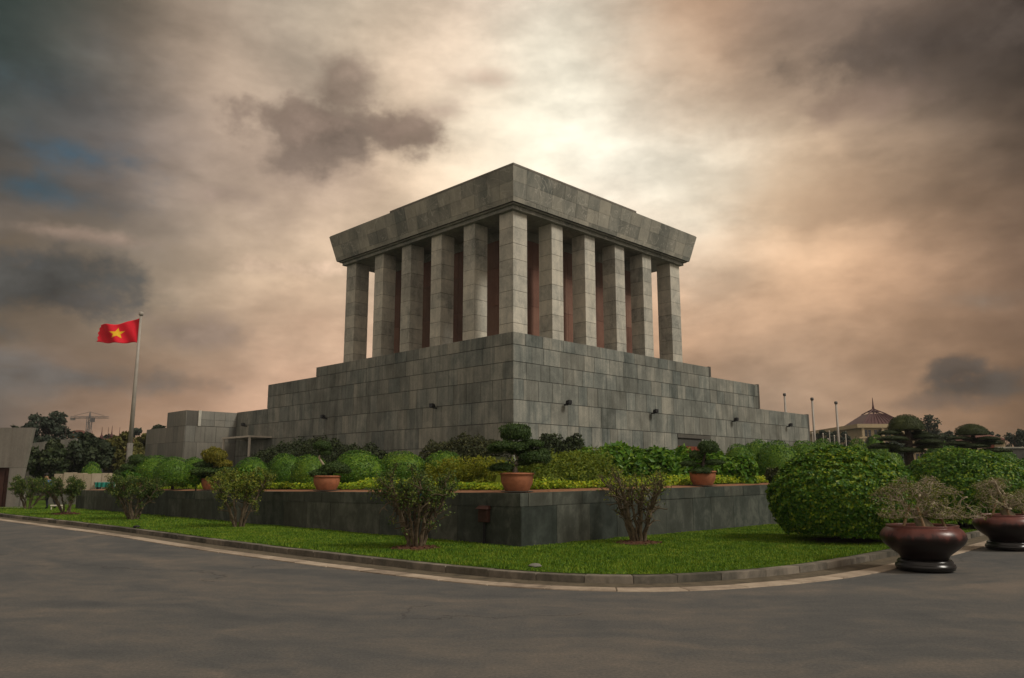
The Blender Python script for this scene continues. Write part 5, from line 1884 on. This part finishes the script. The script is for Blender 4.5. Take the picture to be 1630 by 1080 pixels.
for fl_ in range(3):
    zf = zw - 1.9 - fl_ * 2.5
    fixn(MB().box(w0_[0] + .3, w1_[0], PY - 3.9, PY - 3.01, zf - .35, zf).build('balcony_slab', M['cream'], wl))
    for j in range(7):
        x_ = w0_[0] + 1.8 + j * 2.1
        w_ = fixn(MB().box(x_, x_ + 1.4, PY - 3.06, PY - 3.005, zf + .15, zf + 1.5).build('window', M['glass'], t))
        fixn(MB().box(x_ + .65, x_ + .75, PY - 3.12, PY - 3.065, zf + .15, zf + 1.5).build('mullion', M['cream'], w_))
for j in range(4):
    x_ = w0_[0] + 1.0 + j * 4.2
    fixn(MB().box(x_, x_ + .5, PY - 3.8, PY - 3.3, 0, zw).build('pillar', M['cream'], t))

GR = 'far trees on the right'
for i, (px, yt, w, Y, lb, mt_) in enumerate([
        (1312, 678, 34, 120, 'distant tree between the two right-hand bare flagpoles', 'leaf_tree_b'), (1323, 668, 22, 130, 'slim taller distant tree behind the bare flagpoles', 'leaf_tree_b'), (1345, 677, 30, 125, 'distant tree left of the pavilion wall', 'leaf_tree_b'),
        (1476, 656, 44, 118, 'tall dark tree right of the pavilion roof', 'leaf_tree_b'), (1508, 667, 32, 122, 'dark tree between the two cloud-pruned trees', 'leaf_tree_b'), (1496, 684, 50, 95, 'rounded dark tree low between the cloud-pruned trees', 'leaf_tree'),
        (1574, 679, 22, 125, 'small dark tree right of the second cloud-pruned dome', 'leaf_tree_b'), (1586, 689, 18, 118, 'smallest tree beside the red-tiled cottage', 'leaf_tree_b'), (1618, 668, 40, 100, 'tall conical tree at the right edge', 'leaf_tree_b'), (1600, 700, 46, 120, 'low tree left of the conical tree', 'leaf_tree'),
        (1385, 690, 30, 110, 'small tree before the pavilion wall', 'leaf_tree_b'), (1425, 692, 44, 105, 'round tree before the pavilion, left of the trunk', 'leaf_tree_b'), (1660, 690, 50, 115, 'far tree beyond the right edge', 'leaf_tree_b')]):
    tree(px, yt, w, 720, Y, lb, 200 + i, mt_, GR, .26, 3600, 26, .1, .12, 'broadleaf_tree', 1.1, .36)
# red tiled cottage and dark garden wall
t = thing('tiled_cottage', (at(1567, 700, 105)[0], 105, 0), 'small red-tiled cottage behind the second cloud-pruned tree', 'cottage')
c_, ez, rz_ = at(1567, 690, 105), at(1567, 701, 105)[2], at(1567, 691, 105)[2]
fixn(MB().box(c_[0] - 2., c_[0] + 2., 104, 109, 0, ez).build('wall', M['cream'], t))
fixn(MB().hexa([(c_[0] - 2.4, 103.5, ez + .01), (c_[0] + 2.4, 103.5, ez + .01), (c_[0] + 2.4, 109.5, ez + .01), (c_[0] - 2.4, 109.5, ez + .01)],
               [(c_[0] - 1., 106, rz_), (c_[0] + 1., 106, rz_), (c_[0] + 1., 107, rz_), (c_[0] - 1., 107, rz_)]).build('roof', M['roof_tile'], t))
fixn(MB().box(c_[0] - .5, c_[0] + .5, 103.93, 103.98, .3, ez - .6).build('door', M['door'], t))
q0, q1 = at(1588, 714, 80), at(1690, 714, 80)
t = thing('garden_wall', ((q0[0] + q1[0]) / 2, 80, 0), 'long dark garden wall with pale coping at the right edge', 'wall')
fixn(MB().box(q0[0], q1[0], 80, 80.4, 0, q0[2]).build('wall_body', M['stone_core'], t))
fixn(MB().box(q0[0] - .05, q1[0], 79.9, 80.5, q0[2] + .003, q0[2] + .14).build('coping', M['cornice'], t))
# distant belt of trees that reads as one mass
rs = RS(303)
mb = MB()
for k in range(240):
    x_, y_ = rs.uniform(-330, 330), rs.uniform(330, 420)
    h_ = rs.uniform(5, 9.5)
    d = unit(rs.normal(0, 1, (60, 3)))
    mb.quads(leaf_quads(rs, np.array([x_, y_, h_ * .55]) + d * np.array([4.5, 4.5, h_ * .5]) * rs.uniform(.5, 1, (60, 1)), d, 1.3, .6, .8, .3))
tag(mb.build('tree_belt', M['leaf_tree_b']), 'distant belt of trees along the horizon', 'trees', None, 'stuff')

# thin damp haze over the whole place
hz = MB().box(-420, 420, -40, 440, -1.2, 25.5).build('haze', plain_mat('haze', (1, 1, 1)))
fixn(hz)
hm = bpy.data.materials.new('haze_air')
hm.use_nodes = True
hm.node_tree.nodes.clear()
_o = hm.node_tree.nodes.new('ShaderNodeOutputMaterial')
_v = hm.node_tree.nodes.new('ShaderNodeVolumePrincipled')
_v.inputs['Color'].default_value = (.86, .9, .95, 1)
_v.inputs['Density'].default_value = .00025
hm.node_tree.links.new(_v.outputs[0], _o.inputs['Volume'])
hz.data.materials.clear()
hz.data.materials.append(hm)
tag(hz, kind='stuff')
hz['label'] = 'thin pale haze hanging over the whole garden'
